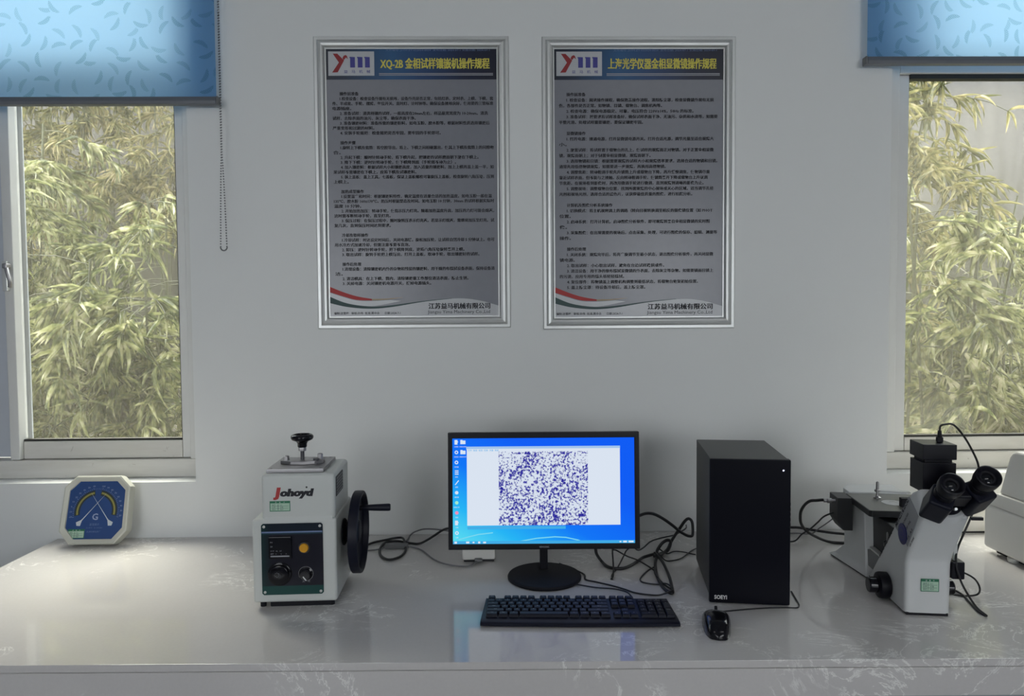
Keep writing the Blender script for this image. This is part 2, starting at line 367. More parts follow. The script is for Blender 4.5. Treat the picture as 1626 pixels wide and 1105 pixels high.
b = MB(); b.box(-3, 3, -5.3, -5.14, -.02, 1.0); b.box(-3, 3, -5.3, -5.14, 2.5, 3.0); b.box(-3, -2.45, -5.3, -5.14, 1, 2.5); b.box(-.95, .95, -5.3, -5.14, 1, 2.5); b.box(2.45, 3, -5.3, -5.14, 1, 2.5)
tag(b.build('wall_rear', M['room'], smooth=0), kind='structure')

def member(par, name, a, mat, bev=.004): return MB().box(*a, bev=bev).build(name, M[mat], par)
w1 = struct('window_1'); Y0, Y1 = .07, .15; S, TZ = .9855, 2.85
member(w1, 'frame_rail', (-2.50, -.951, Y0, Y1, S, 1.0444), 'pvc_worn'); member(w1, 'frame_stile', (-.997, -.951, Y0, Y1, 1.0444, TZ), 'pvc')
member(w1, 'frame_stile', (-2.50, -2.455, Y0, Y1, 1.0444, TZ), 'pvc'); member(w1, 'frame_rail', (-2.455, -.997, Y0, Y1, 2.80, TZ), 'pvc')
member(w1, 'transom', (-2.455, -.997, Y0, Y1, 2.252, 2.37), 'pvc')
member(w1, 'sash_stile', (-1.027, -.997, .084, .112, 1.046, 2.252), 'pvc'); member(w1, 'sash_stile', (-1.566, -1.535, .066, .112, 1.046, 2.252), 'pvc')
member(w1, 'sash_rail', (-1.535, -1.027, .084, .112, 1.046, 1.1035), 'pvc_worn')
member(w1, 'gasket', (-1.535, -1.027, .088, .108, 1.1035, 1.110), 'gasket', 0); member(w1, 'gasket', (-1.029, -1.026, .088, .108, 1.11, 2.252), 'gasket', 0)
MB().box(-1.537, -1.026, .0965, .0995, 1.108, 2.252).build('pane', M['glass'], w1, 0)
member(w1, 'sash_stile', (-2.455, -2.42, .114, .14, 1.046, 2.252), 'pvc'); MB().box(-2.42, -1.53, .124, .129, 1.046, 2.252).build('frosted_pane', M['frosted'], w1, 0)
MB().box(-2.455, -.997, .105, .108, 2.37, 2.80).build('transom_pane', M['glass'], w1, 0)
lt = MB(); lt.box(-1.563, -1.546, .052, .066, 1.585, 1.68, .003); lt.build('latch_plate', M['alu'], w1)
lh = MB(); lh.box(-1.552, -1.536, .036, .060, 1.655, 1.672, .004); lh.tube([(-1.544, .045, 1.665), (-1.536, .040, 1.640), (-1.531, .042, 1.615), (-1.536, .048, 1.598)], .006); lh.build('latch_handle', M['steel'], w1)
w2 = struct('window_2')
member(w2, 'frame_rail', (1.226, 2.78, Y0, Y1, S, 1.041), 'pvc_worn'); member(w2, 'frame_stile', (1.226, 1.290, Y0, Y1, 1.041, TZ), 'pvc')
member(w2, 'frame_stile', (2.735, 2.78, Y0, Y1, 1.041, TZ), 'pvc'); member(w2, 'frame_rail', (1.290, 2.735, Y0, Y1, 2.80, TZ), 'pvc')
member(w2, 'transom', (1.290, 2.735, Y0, Y1, 2.262, 2.37), 'pvc')
member(w2, 'sash_stile', (1.290, 1.3285, .084, .112, 1.043, 2.262), 'pvc'); member(w2, 'sash_stile', (1.965, 2.0, .08, .112, 1.043, 2.262), 'pvc')
member(w2, 'sash_rail', (1.3285, 1.965, .084, .112, 1.043, 1.088), 'pvc_worn'); member(w2, 'sash_rail', (2.0, 2.735, .114, .14, 1.043, 1.088), 'pvc_worn')
member(w2, 'gasket', (1.3285, 1.965, .088, .108, 1.088, 1.0945), 'gasket', 0); member(w2, 'gasket', (1.3285, 1.965, .078, .108, 2.248, 2.262), 'gasket', 0)
MB().box(1.3275, 1.966, .0965, .0995, 1.092, 2.25).build('pane', M['glass'], w2, 0)
MB().box(2.0, 2.735, .125, .128, 1.086, 2.262).build('pane', M['glass'], w2, 0)
MB().box(1.290, 2.735, .105, .108, 2.37, 2.80).build('transom_pane', M['glass'], w2, 0)

# lab counter
ct = thing('lab_counter', 'long grey quartz lab counter with faint white veins along the wall', 'counter')
fy = lambda x: -.858 - .018 * x
MB().prism([(-1.384, -.002), (2.9, -.002), (2.9, fy(2.9)), (-1.384, fy(-1.384))], 'z', CZ - .016, CZ, .0015, 2).build('countertop', M['counter'], ct)
MB().prism([(-1.384, fy(-1.384) + .05), (2.9, fy(2.9) + .05), (2.9, fy(2.9) + .001), (-1.384, fy(-1.384) + .001)], 'z', CZ - .075, CZ - .0172, .001, 1).build('front_apron', M['counter'], ct)
MB().box(-1.36, 2.88, -.79, -.01, .06, CZ - .016).build('cabinet_body', M['cabinet'], ct)
MB().box(-1.34, 2.86, -.74, -.02, -.02, .06).build('plinth', M['black_matt'], ct)

# ------------------------------------------------------------------ blinds
def blind(x0, x1, zb, side, label, chain):
    t = thing('roller_blind', label, 'blind', (side, -.036, zb), group='roller blinds over the windows')
    f = MB(); n = 24; A = []; B = []
    for i in range(n + 1):
        x = (x0 - side) + (x1 - x0) * i / n; A.append((x, .002 * math.sin(i * 1.1), .02)); B.append((x, .001 * math.sin(i * .7), 2.90 - zb))
    f.strip(A, B).build('fabric', M['fabric'], t)
    a, c = x0 - side, x1 - side
    r = MB(); r.prism([(-.012, 0), (.012, 0), (.014, .010), (.006, .024), (-.006, .024), (-.014, .010)], 'x', a - .003, c + .003, .002); r.build('bottom_rail', M['rail'], t)
    e = c + .003 if chain else a - .003
    MB().box(min(e, e + (.006 if chain else -.006)), max(e, e + (.006 if chain else -.006)), -.013, .013, -.001, .024, .003).build('end_cap', M['grey_plastic'], t)
    MB().cyl((a, 0, 2.92 - zb), (c, 0, 2.92 - zb), .022).build('roller_tube', M['alu'], t)
    for q in (a, c): MB().box(q - .004, q + .004, -.03, .048, 2.88 - zb, 2.96 - zb, .002).build('bracket', M['grey_plastic'], t)
    if chain:
        k = MB(); pts = []
        X = c + .012; zt = 2.92 - zb; zl = 1.700 - zb
        # two strands that hang together and open into a loop at the bottom
        N = 150
        def gap(z): s = min(1, max(0, (z - zl) / .28)); return .0085 * (1 - s) ** .7 + .0018
        for sgn in (-1, 1):
            for i in range(N):
                z = zl + .012 + (zt - zl - .012) * i / (N - 1); pts.append((X + .004 * (zt - z) / zt * 0 + sgn * gap(z), -.002 * sgn, z))
        for i in range(9):
            a_ = math.pi * (i + 1) / 10; pts.append((X + math.cos(a_) * gap(zl) * 1.0, 0, zl + .012 - math.sin(a_) * .012))
        for p in pts:
            bb = bmesh.new(); bmesh.ops.create_icosphere(bb, subdivisions=1, radius=.0024, matrix=Matrix.Translation(p)); k._add(bb)
        ch = k.build('bead_chain', M['grey_plastic'], t); ch['kind'] = 'stuff'
    return t
blind(-2.55, -.846, 2.136, -1.70, 'blue feather-print roller blind with bead chain over the left window', True)
blind(1.128, 2.86, 2.252, 2.0, 'blue feather-print roller blind hanging above the microscope, over the right window', False)

# ------------------------------------------------------------------ posters
def poster(x, z, W, H, label, title, tw, lines, z1, pitch, lx, cw, footx, foot_c):
    t = thing('framed_poster', label, 'poster', (x, 0, z), group='framed posters on the wall')
    rw, dp = .0375, .017
    prof = [(0, 0), (0, .006), (.002, .008), (.010, .008), (.0125, .0105), (.0165, .0155), (.023, .017), (.029, .0150), (.033, .010), (.034, .006), (rw, .006), (rw, .0015)]
    cor = [(0, 0), (W, 0), (W, H), (0, H)]
    for i in range(4):
        (ax, az), (bx, bz) = cor[i], cor[(i + 1) % 4]; d = Vector((bx - ax, bz - az)).normalized(); nrm = Vector((-d.y, d.x))
        bmx = bmesh.new(); A = []; B = []
        for u, h in prof:
            A.append(bmx.verts.new((ax + (d.x + nrm.x) * u, -h, az + (d.y + nrm.y) * u))); B.append(bmx.verts.new((bx + (-d.x + nrm.x) * u, -h, bz + (-d.y + nrm.y) * u)))
        for k in range(len(prof) - 1): bmx.faces.new((A[k], B[k], B[k + 1], A[k + 1]))
        bmx.faces.new((A[0], A[-1], B[-1], B[0])); bmx.faces.new(A); bmx.faces.new(B[::-1])
        bmesh.ops.recalc_face_normals(bmx, faces=bmx.faces)
        m = MB(); m._add(bmx); m.build('frame_rail', M['alu'], t, 28)
    i0, i1, k0, k1 = rw - .003, W - rw + .003, rw - .003, H - rw + .003; y = -.0035
    sh = MB().box(i0, i1, y, -.001, k0, k1).build('poster_sheet', M['paper_grey'], t, 0)
    def Z(py): return H * (1 - (py - 58.5) / 463.5)
    def X(px): return W * (px - 497.5) / 310.8
    hz = Z(125.8)
    MB().box(i0, i1, y - .0004, y, hz, k1).build('header_band', M['header'], sh, 0)
    MB().box(X(520.5), X(593.6), y - .0008, y - .0004, Z(119.7), Z(81.7)).build('logo_field', M['paper'], sh, 0)
    yl = y - .0011
    def pl(m, P): m.poly([(X(a), yl, Z(c)) for a, c in P])
    m = MB(); pl(m, [(528, 85.2), (535.2, 85.2), (545.8, 95.8), (537.5, 99)]); pl(m, [(537.5, 99), (545.8, 95.8), (535.5, 114.4), (526.5, 114.8)]); pl(m, [(543.2, 92), (545, 95.2), (547.2, 93.5), (548.8, 91.2), (551.8, 93.8), (550.6, 89), (548.5, 87.2), (545.2, 88.6)])
    m.build('logo_bird', M['ink_dred'], sh, 0)
    m = MB()
    for a in (554.5, 566.5, 578): pl(m, [(a, 90.2), (a + 8.6, 90.6), (a + 8.6, 107), (a + 1, 107), (a + 1, 92.4), (a, 92)])
    for i, chh in enumerate('益马机械'): put_text(m, chh, X(545.5 + i * 12), yl, Z(115.4), .0105, .0108, .006)
    m.build('logo_lettering', M['ink_navy'], sh, 0)
    m = MB(); put_text(m, title, X(603), yl, Z(107.5), .0345, X(777) - X(603), .010, twice=.045); m.build('title_lettering', M['ink_yellow'], sh, 0)
    m = MB()
    for a, c in ((115.9, 117.3), (118.3, 119.6)): pl(m, [(601, a), (783, a), (783, c), (601, c)])
    m.build('title_rule', M['ink_grey'], sh, 0)
    m = MB(); put_text(m, '文件编号: JSYM-ZY-022024-0024  发布日期: 2024-07-1 实施日期: 2024-07-1', X(612), yl, Z(81.2), .0072, X(778) - X(612)); m.build('file_number', M['ink_pale'], sh, 0)
    # instructions
    m = MB()
    for i, ln in enumerate(lines):
        if not ln: continue
        ind = ln.startswith(' '); s = ln.strip(); n = sum(1.0 if ord(ch) > 255 else .55 for ch in s)
        x0 = lx + (1.95 * cw if ind else 0); wd = min(n * cw, W * .918 - x0 if lx > .053 else W * .91 - x0)
        put_text(m, s, x0, y - .0006, Z(z1) - i * pitch - .0042, .0118, wd, .012, res=1, twice=.05)
    m.build('body_text', M['ink'], sh, 0)
    # footer: pale field under a wave, red and dark ribbons
    def crv(P, n=36):
        out = []
        for i in range(n + 1):
            u = i / n * (len(P) - 1); k = min(int(u), len(P) - 2); f = u - k; E = [P[max(k - 1, 0)], P[k], P[k + 1], P[min(k + 2, len(P) - 1)]]
            out.append(tuple(.5 * (2 * E[1][q] + (E[2][q] - E[0][q]) * f + (2 * E[0][q] - 5 * E[1][q] + 4 * E[2][q] - E[3][q]) * f * f + (3 * E[1][q] - E[0][q] - 3 * E[2][q] + E[3][q]) * f ** 3) for q in (0, 1)))
        return out
    iw = i1 - i0
    def FX(u): return i0 + u * iw
    top = crv([(0, 480.5), (.10, 487), (.23, 490.3), (.36, 488), (.55, 479.5), (.75, 474.5), (.88, 478), (1, 487)])
    MB().strip([(FX(u), y - .0004, Z(v)) for u, v in top], [(FX(u), y - .0004, k0) for u, v in top]).build('footer_field', M['paper'], sh, 0)
    def ribbon(nm, U, Lo, mat, yy):
        a, c = crv(U), crv(Lo); MB().strip([(FX(u), yy, Z(v)) for u, v in a], [(FX(u), yy, Z(v)) for u, v in c]).build(nm, mat, sh, 0)
    ribbon('red_ribbon', [(0, 454), (.08, 463), (.16, 470), (.25, 474.5)], [(0, 463), (.08, 470), (.16, 476), (.25, 477)], M['ink_red'], y - .0007)
    ribbon('tan_ribbon', [(.25, 474.5), (.33, 474.2), (.43, 472.2)], [(.25, 477), (.33, 476), (.43, 472.6)], M['ink_tan'], y - .0007)
    ribbon('pale_ribbon', [(0, 463.5), (.08, 471), (.16, 477), (.25, 478), (.36, 476.5)], [(0, 470), (.1, 481), (.22, 486), (.3, 484.5), (.42, 478)], M['paper'], y - .0005)
    ribbon('dark_ribbon', [(0, 470), (.1, 481), (.23, 486.6), (.36, 485), (.55, 478.4), (.72, 474.4)], [(0, 480.5), (.1, 487), (.23, 490.3), (.36, 488), (.55, 479.8), (.72, 474.9)], M['ink_dgreen'], y - .0008)
    m = MB(); put_text(m, '江苏益马机械有限公司', W * footx[1], yl, Z(490.5), .0195, W * (footx[2] - footx[1]), .014, twice=.05)
    put_text(m, 'Jiangsu Yima Machinery Co.,Ltd', W * (footx[1] - .004), yl, Z(498.6), .0145, W * (footx[2] - footx[1] + .004), .0)
    m.build('company_lettering', M['ink'], sh, 0)
    m = MB(); put_text(m, foot_c, W * footx[0], yl, Z(499.2), .0088, W * .345, .012); m.build('sign_off_lettering', M['ink'], sh, 0)
    return t
L1 = [' 操作前准备', ' 1.检查设备：检查设备外观有无损坏，设备外壳是否正常，包括红表、定时表、上模、下模、套', '件、半成批、手轮、摆臂，每位开关、直时灯、计时钟等。确保设备接地良好，使用要的三管标准',
 '电源插座。', ' 2. 准备试样：清洗待镶的试样，一般高度在20mm左右，样品最宽宽度为 10-20mm。清洗', '试样，去除表面的油污、灰尘等，确保表面干净。', ' 3. 准备镶嵌材料：准备所需的镶嵌粉料，如电玉粉、胶木粉等，根据材料性质选择镶嵌后',
 '严重变形和过期的材料。', ' 4. 安装手轮摇把：检查摇把是否牢固，要牢固的手轮即可。', '', ' 操作步骤', ' 1.旋转上下模及套筒：将空腔导出，将上、下模之间相碰露出，使其上下模及套筒上的间隙吻', '合。',
 ' 2. 升起下模：顺时针转动手轮，将下模升起，把镶嵌的试样磨面朝下放在下模上。', ' 3. 降下下模：逆时针转动手轮，使下模降到底（手轮摇不动为止）。', ' 4. 加入镶嵌料：根据试样大小和镶嵌高度，加入适量的镶嵌料，加上上模再盖上盖一半，如', '果试样不需镶嵌在下模上，应将下模及试镶嵌料。',
 ' 5. 装上盖板：盖上工具，七盖板，保证上盖板螺栓可靠旋压上盖板，检查旋转八角压块，压到', '上模上。', '', ' 加热成型操作', ' 1.设置温度和时间：根据镶嵌料特性，确定温度在适量合适的加热温度。如电玉粉一般在温', '135℃，胶木粉 160±170℃。热压时根据型态及时间。如电玉粉 10 分钟，30mm 的试样根据实际时',
 '温度 10 分钟。', ' 2. 开始加热加压：转动手轮，使指示压力灯亮。随着加热温度升高，加压的力灯可能会熄灭，', '这时需不断转动手轮，直至灯亮。', ' 3. 保压过程：在保压过程中，随时旋转压表示灯亮灭。若显示灯熄灭，需继续加压至灯亮。试', '复几次，直到保压时间达到要求。', '',
 ' 冷却及取样操作', ' 1.冷却试样：时达设定时间后，关闭电源键。旋松加压轮，让试样自然冷却 5 分钟以上。也可', '用水冷方式加速冷却，但需注意不要不直泡。', ' 2. 卸压：逆时针转动手轮，把下模降到底，逆将八角压块旋转离开上模。', ' 3. 取出试样：旋转手轮把上模顶出，打开上盖板，取动手轮，取出镶嵌好的试样。', '',
 ' 操作后处理', ' 1.清理设备：清除镶嵌机内外的杂物和残留的镶嵌料，用干燥的布擦拭设备表面，保持设备清', '洁。', ' 2. 清洁模具：在上下模、筒内，清除镶嵌量工作部位清洁表面，防止生锈。', ' 3. 关掉电源：关闭镶嵌机电源开关，拔掉电源插头。']
L2 = [' 操作前准备', ' 1. 检查设备：阅读操作规程，确保熟悉操作流程。清除防尘罩，检查显微镜外观有无损', '伤，各部件是否正常。如物镜、目镜、载物台、调焦机构等。', ' 2. 检查电源：确保电源稳定、可靠，电压符合 220V±10%，50Hz 的标准。', ' 3. 准备试样：按要求将试样准备好，确保试样表面干净、无油污、杂质和水渍等，如需要', '平整光滑。处理试样需要镶嵌，要保证镶嵌牢固。', '',
 ' 显微镜操作', ' 1. 打开电源：接通电源，打开显微镜电源开关。打开合适光源，调节光量至适合观察大', '小。', ' 2. 放置试样：将试样置于载物台的孔上，使试样的观察面正对物镜。对于正置金相显微', '镜，观察面朝上；对于倒置金相显微镜，观察面朝下。', ' 3. 选择物镜和目镜：根据需要观察的试样大小和观察倍率要求，选择合适的物镜和目镜。',
 '通常先用低倍物镜观察，如需要进一步观察，再换用高倍物镜。', ' 4. 调整焦距：转动粗调手轮先升镜筒上升或载物台下降，再升缓慢调焦，使物镜尽量', '靠近试样表面，但不能与之接触。反向转动粗调手轮，使镜筒离开下降或载物台上升以调', '节焦距。在视场看到影像时，再改用微调手轮进行微调，直到观察到清晰的影像为止。', ' 5. 调整视场：调整载物台位置，找到所需观察的中心视场或关心的区域。适当调节孔径', '光阑和视场光阑，选择合适的滤色片，以获得最佳质量的图像，进行拍照分析。', '',
 ' 计算机及图像分析系统操作', ' 1. 切换模式：将主机视频调上的调路（转向目视转换调至相反的摄像镜位置（如 PHOT', '位置。', ' 2. 启动系统：打开计算机，启动图像分析软件，即可观察到来自金相显微镜的实时图', '像。', ' 3. 采集图像：在出现需要的视场后，点击采集、处理，可进行图像的保存、编辑、测量等', '操作。', '',
 ' 操作后处理', ' 1. 关闭系统：观察完毕后，将亮度旋调节至最小状态，退出图像分析软件，再关闭显微', '镜电源。', ' 2. 取出试样：小心取出试样，避免在台边试样跌损或件。', ' 3. 清洁设备：用干净的软布擦拭显微镜的外表面，去除灰尘等杂物。如需要镜面目镜上', '的污渍，应用专用的擦头纸轻轻擦拭。', ' 4. 复位部件：将物镜盖上调整机构调整到最低状态，将载物台恢复初始位置。', ' 5. 盖上防尘罩：待设备冷却后，盖上防尘罩。']
poster(-.560, 1.460, .5955, .8905, 'silver framed poster with yellow title starting with Latin letters, left of the pair', 'XQ-2B 金相试样镶嵌机操作规程', 0, L1, 148.2, .01485, .0543, .01155, (.082, .572, .893), '编制:沈雪梅   审核:孙伟  批准:葛中永      日期:2024-7-1')
poster(.1375, 1.453, .5975, .8965, 'silver framed poster with all-Chinese yellow title, right of the pair', '上海光学仪器金相显微镜操作规程', 0, L2, 149.0, .01692, .0515, .0118, (.068, .545, .885), '编制:沈雪梅   审核:孙伟  批准:葛中永      日期:2024-7-1')
print('posters done')

# ------------------------------------------------------------------ small green asset labels
def asset_label(par, x, y, z, w, h, mat, frame=None, name='asset_label'):
    """Flat label on a plane facing -Y: border, title bar with three characters, table lines."""
    Fm = frame or Matrix.Identity(4)
    def rect(m, a, c, d, e, yy): m.poly([Fm @ Vector(p) for p in ((a, yy, d), (c, yy, d), (c, yy, e), (a, yy, e))])
    m = MB(); rect(m, x, x + w, z, z + h, y); lb = m.build(name, mat, par, 0)
    m = MB(); t = w * .035; yy = y - .0002
    rect(m, x, x + w, z, z + t, yy); rect(m, x, x + w, z + h * .78, z + h, yy); rect(m, x, x + t, z, z + h, yy); rect(m, x + w - t, x + w, z, z + h, yy)
    m.build('label_border', M['ink_green'], lb, 0)
    m = MB(); rect(m, x + w * .1, x + w * .9, z + h * .5, z + h * .52, yy); rect(m, x + w * .1, x + w * .9, z + h * .28, z + h * .30, yy); rect(m, x + w * .4, x + w * .42, z + h * .1, z + h * .7, yy)
    for i, (a, c) in enumerate((('编号', '021'), ('名称', '设备'), ('状态', '完好'))):
        put_text(m, a, x + w * .12, yy, z + h * (.56 - i * .22), h * .16, frame=Fm, res=1); put_text(m, c, x + w * .5, yy, z + h * (.56 - i * .22), h * .16, frame=Fm, res=1)
    m.build('label_table', M['ink_dgreen'], lb, 0)
    m = MB()
    for i, ch in enumerate('设备卡'): put_text(m, ch, x + w * (.3 + .2 * i), yy - .0002, z + h * .82, h * .14, align='C', frame=Fm, res=1)
    m.build('label_title', M['ink_white'], lb, 0)
    return lb

# ------------------------------------------------------------------ mounting press
def press():
    t = thing('mounting_press', 'white specimen mounting press with black handwheel and control panel', 'press', (-.5817, -.578, CZ), (0, 0, R(2)))
    MB().box(0, .195, 0, .215, .014, .2115, .007, 3).build('lower_housing', M['white'], t)
    u = MB(); u.box(.021, .192, .006, .190, .206, .3165, .009, 3)
    u.prism([(.000, .2055), (.006, .2055), (.0125, .214), (.006, .216)], 'x', .028, .186)
    u.build('upper_housing', M['white'], t)
    MB().box(.036, .178, .012, .2, .0, .016, .002).build('base_plinth', M['black_matt'], t)
    for x in (.018, .178):
        for yy in (.02, .19): MB().cyl((x, yy, 0), (x, yy, .0145), .007).build('foot', M['black_matt'], t)
    p = MB(); p.prism([(.022 + .004, .0335), (.164 - .004, .0335), (.164, .0375), (.164, .198), (.16, .202), (.026, .202), (.022, .198), (.022, .0375)], 'y', -.0022, .0005); pn = p.build('control_panel', M['panel'], t, 20)
    for x in (.0285, .1575):
        for z in (.04, .195): MB().lathe([(.0033, 0), (.0033, .0008), (.002, .0018), (0, .002)], (x, -.0022, z), (0, -1, 0), 14).build('panel_screw', M['alu'], pn)
    m = MB(); m.box(.023, .163, -.0024, -.0021, .180, .1835); m.build('panel_line', M['ink_pale'], pn, 0)
    d = MB(); d.box(.040, .0925, -.009, -.002, .120, .1725, .002); d.build('temperature_controller', M['black_gloss'], pn)
    m = MB(); m.poly([(.0445, -.0092, .1255), (.088, -.0092, .1255), (.088, -.0092, .1285), (.0445, -.0092, .1285)])
    for i, w in enumerate(('SET', '<', '∨', '∧')): put_text(m, w, .0445 + i * .0115, -.0092, .131, .005, res=1)
    for zz, s in ((.158, 'PV'), (.148, 'SV')): put_text(m, s, .0445, -.0092, zz, .005, res=1)
    put_text(m, 'OUT   AL   AT', .0445, -.0092, .138, .0042, res=1)
    m.build('controller_lettering', M['ink_grey'], pn, 0)
    MB().lathe([(.0145, 0), (.0145, .002), (.0125, .006), (.0108, .006)], (.1215, -.0022, .1455), (0, -1, 0)).build('button_bezel', M['steel_dark'], pn)
    MB().lathe([(.0108, 0), (.0108, .0085), (.0095, .0105), (0, .011)], (.1215, -.0022, .1455), (0, -1, 0)).build('amber_button', M['yellow'], pn)
    MB().lathe([(.0275, 0), (.0275, .003), (.0255, .0045), (.0225, .0045), (.0220, .010), (.0200, .0115), (.007, .0115), (.0065, .013), (0, .013)], (.0635, -.0022, .0835), (0, -1, 0), 40).build('timer_dial', M['black_gloss'], pn)
    m = MB()
    for a in range(8):
        c, s = math.cos(a * math.pi / 4), math.sin(a * math.pi / 4); m.cyl((.0600 + c * .0045, -.0155, .0850 + s * .0045), (.0600 + c * .0052, -.0155, .0850 + s * .0052), .0008, n=6)
    m.build('dial_marks', M['ink_grey'], pn)
    MB().lathe([(.0165, 0), (.0165, .0015), (.0125, .003), (.0125, .013), (.0110, .0145), (0, .0145)], (.1235, -.0022, .0825), (0, -1, 0), 28).build('selector_knob', M['black_gloss'], pn)
    MB().lathe([(.0172, .0002), (.0172, .001), (.0160, .001)], (.1235, -.0022, .0825), (0, -1, 0), 32, cap=False).build('knob_ring', M['steel'], pn)
    m = MB(); m.prism([(.1190, .0795), (.1210, .0805), (.1280, .0715), (.1262, .0700)], 'y', -.0175, -.0165); m.build('knob_pointer', M['ink_white'], pn)
    m = MB(); put_text(m, '关', .1150, -.0025, .062, .006, res=1); put_text(m, '开', .1275, -.0025, .062, .006, res=1); m.build('panel_lettering', M['ink_grey'], pn, 0)
    yf = .0056
    m = MB(); put_text(m, 'J', .0495, yf, .2640, .0290, .0150, .05, .18, twice=.10); m.build('logo_initial', M['ink_red'], t, 0)
    m = MB(); put_text(m, 'ohoyd', .0650, yf, .2645, .0240, .077, .04, .18, twice=.09); m.build('logo_lettering', M['ink'], t, 0)
    m = MB(); m.lathe([(.0022, 0), (.0022, .0003)], (.1268, yf + .0003, .2848), (0, -1, 0), 12); m.build('logo_dot', M['ink'], t)
    asset_label(t, .041, yf - .0003, .2290, .0475, .0245, M['sticker'])
    vt = MB(); vt.box(.1905, .1935, .020, .105, .258, .305, .001)
    vent = vt.build('side_vent', M['grey_dark'], t)
    for i in range(6): MB().box(.1930, .1942, .022, .103, .262 + i * .0072, .2655 + i * .0072).build('vent_slat', M['grey_plastic'], vent)
    MB().box(.0185, .0215, .05, .09, .285, .302, .001).build('side_hinge', M['grey_plastic'], t)
    pt = MB(); pt.box(.030, .164, .020, .170, .3165, .3255, .0012); pt.build('top_plate', M['steel'], t)
    for x, yy in ((.039, .030), (.155, .030), (.153, .160), (.041, .160)): MB().lathe([(.0034, 0), (.0034, .0004), (0, .0004)], (x, yy, .3253), (0, 0, 1), 14).build('plate_screw', M['steel_dark'], t)
    cl = MB(); cl.prism([(.048, .080), (.075, .068), (.105, .064), (.132, .068), (.150, .080), (.150, .104), (.130, .116), (.098, .120), (.066, .116), (.048, .104)], 'z', .3256, .3345, .001, 1); cl.build('clamp_plate', M['steel'], t)
    def hexbolt(x, yy, z, r, h):
        m = MB(); m.lathe([(r * 1.25, 0), (r * 1.25, .0015), (r, .0015), (r, h), (r * .8, h + .001), (0, h + .001)], (x, yy, z), (0, 0, 1), 6); return m
    hexbolt(.0600, .092, .3345, .0066, .0085).build('clamp_bolt', M['steel'], t); hexbolt(.1415, .092, .3345, .0066, .0130).build('clamp_bolt', M['steel'], t)
    MB().cyl((.1345, .078, .3256), (.1345, .078, .339), .007, n=16).build('hinge_pin', M['steel_dark'], t)
    kx, ky = .0985, .092
    MB().cyl((kx, ky, .3345), (kx, ky, .366), .0047, n=18).build('screw_rod', M['steel_dark'], t)
    MB().lathe([(.0088, 0), (.0094, .001), (.0094, .008), (.0088, .009)], (kx, ky, .3555), (0, 0, 1), 6).build('lock_nut', M['steel'], t)
    MB().lathe([(.0100, 0), (.0112, .002), (.0115, .010), (.0150, .0145), (.0205, .017), (.0250, .0190), (.0275, .0235), (.0270, .028), (.0240, .031), (.0200, .0320), (.0185, .0285), (.0160, .0275), (0, .0275)], (kx, ky, .3645), (0, 0, 1), 40).build('hand_knob', M['black_gloss'], t)
    # shaft, handwheel (dished, rimmed, three spokes under the web) and crank handle
    hy, hz = .098, .1505
    MB().lathe([(.033, 0), (.033, .003), (.029, .006), (.013, .007)], (.1945, hy, hz), (1, 0, 0), 32).build('shaft_flange', M['black_matt'], t)
    MB().lathe([(.0135, 0), (.0135, .010), (.017, .016), (.020, .026)], (.199, hy, hz), (1, 0, 0), 28).build('shaft_hub', M['blue_black'], t)
    wx = .2195
    wh = MB().lathe([(0, 0), (.030, 0), (.070, .003), (.088, .001), (.0965, 0), (.0995, .002), (.1000, .006), (.1000, .019), (.0990, .0225), (.0960, .0240), (.0915, .0235), (.0895, .020), (.0880, .010), (.070, .0085), (.032, .0075), (.026, .0150), (.022, .0165), (0, .0165)], (wx, hy, hz), (1, 0, 0), 64).build('handwheel', M['blue_black'], t, 30)
    hd = (wx + .008, hy - .012, hz + .062)
    MB().cyl(hd, (hd[0] + .018, hd[1], hd[2]), .0060, n=18).build('handle_stem', M['black'], wh)
    MB().lathe([(.0052, 0), (.0066, .002), (.0080, .030), (.0090, .062), (.0088, .066), (.0075, .0685), (0, .069)], (hd[0] + .016, hd[1], hd[2]), (1, 0, 0), 28).build('crank_handle', M['blue_black'], wh)
press()

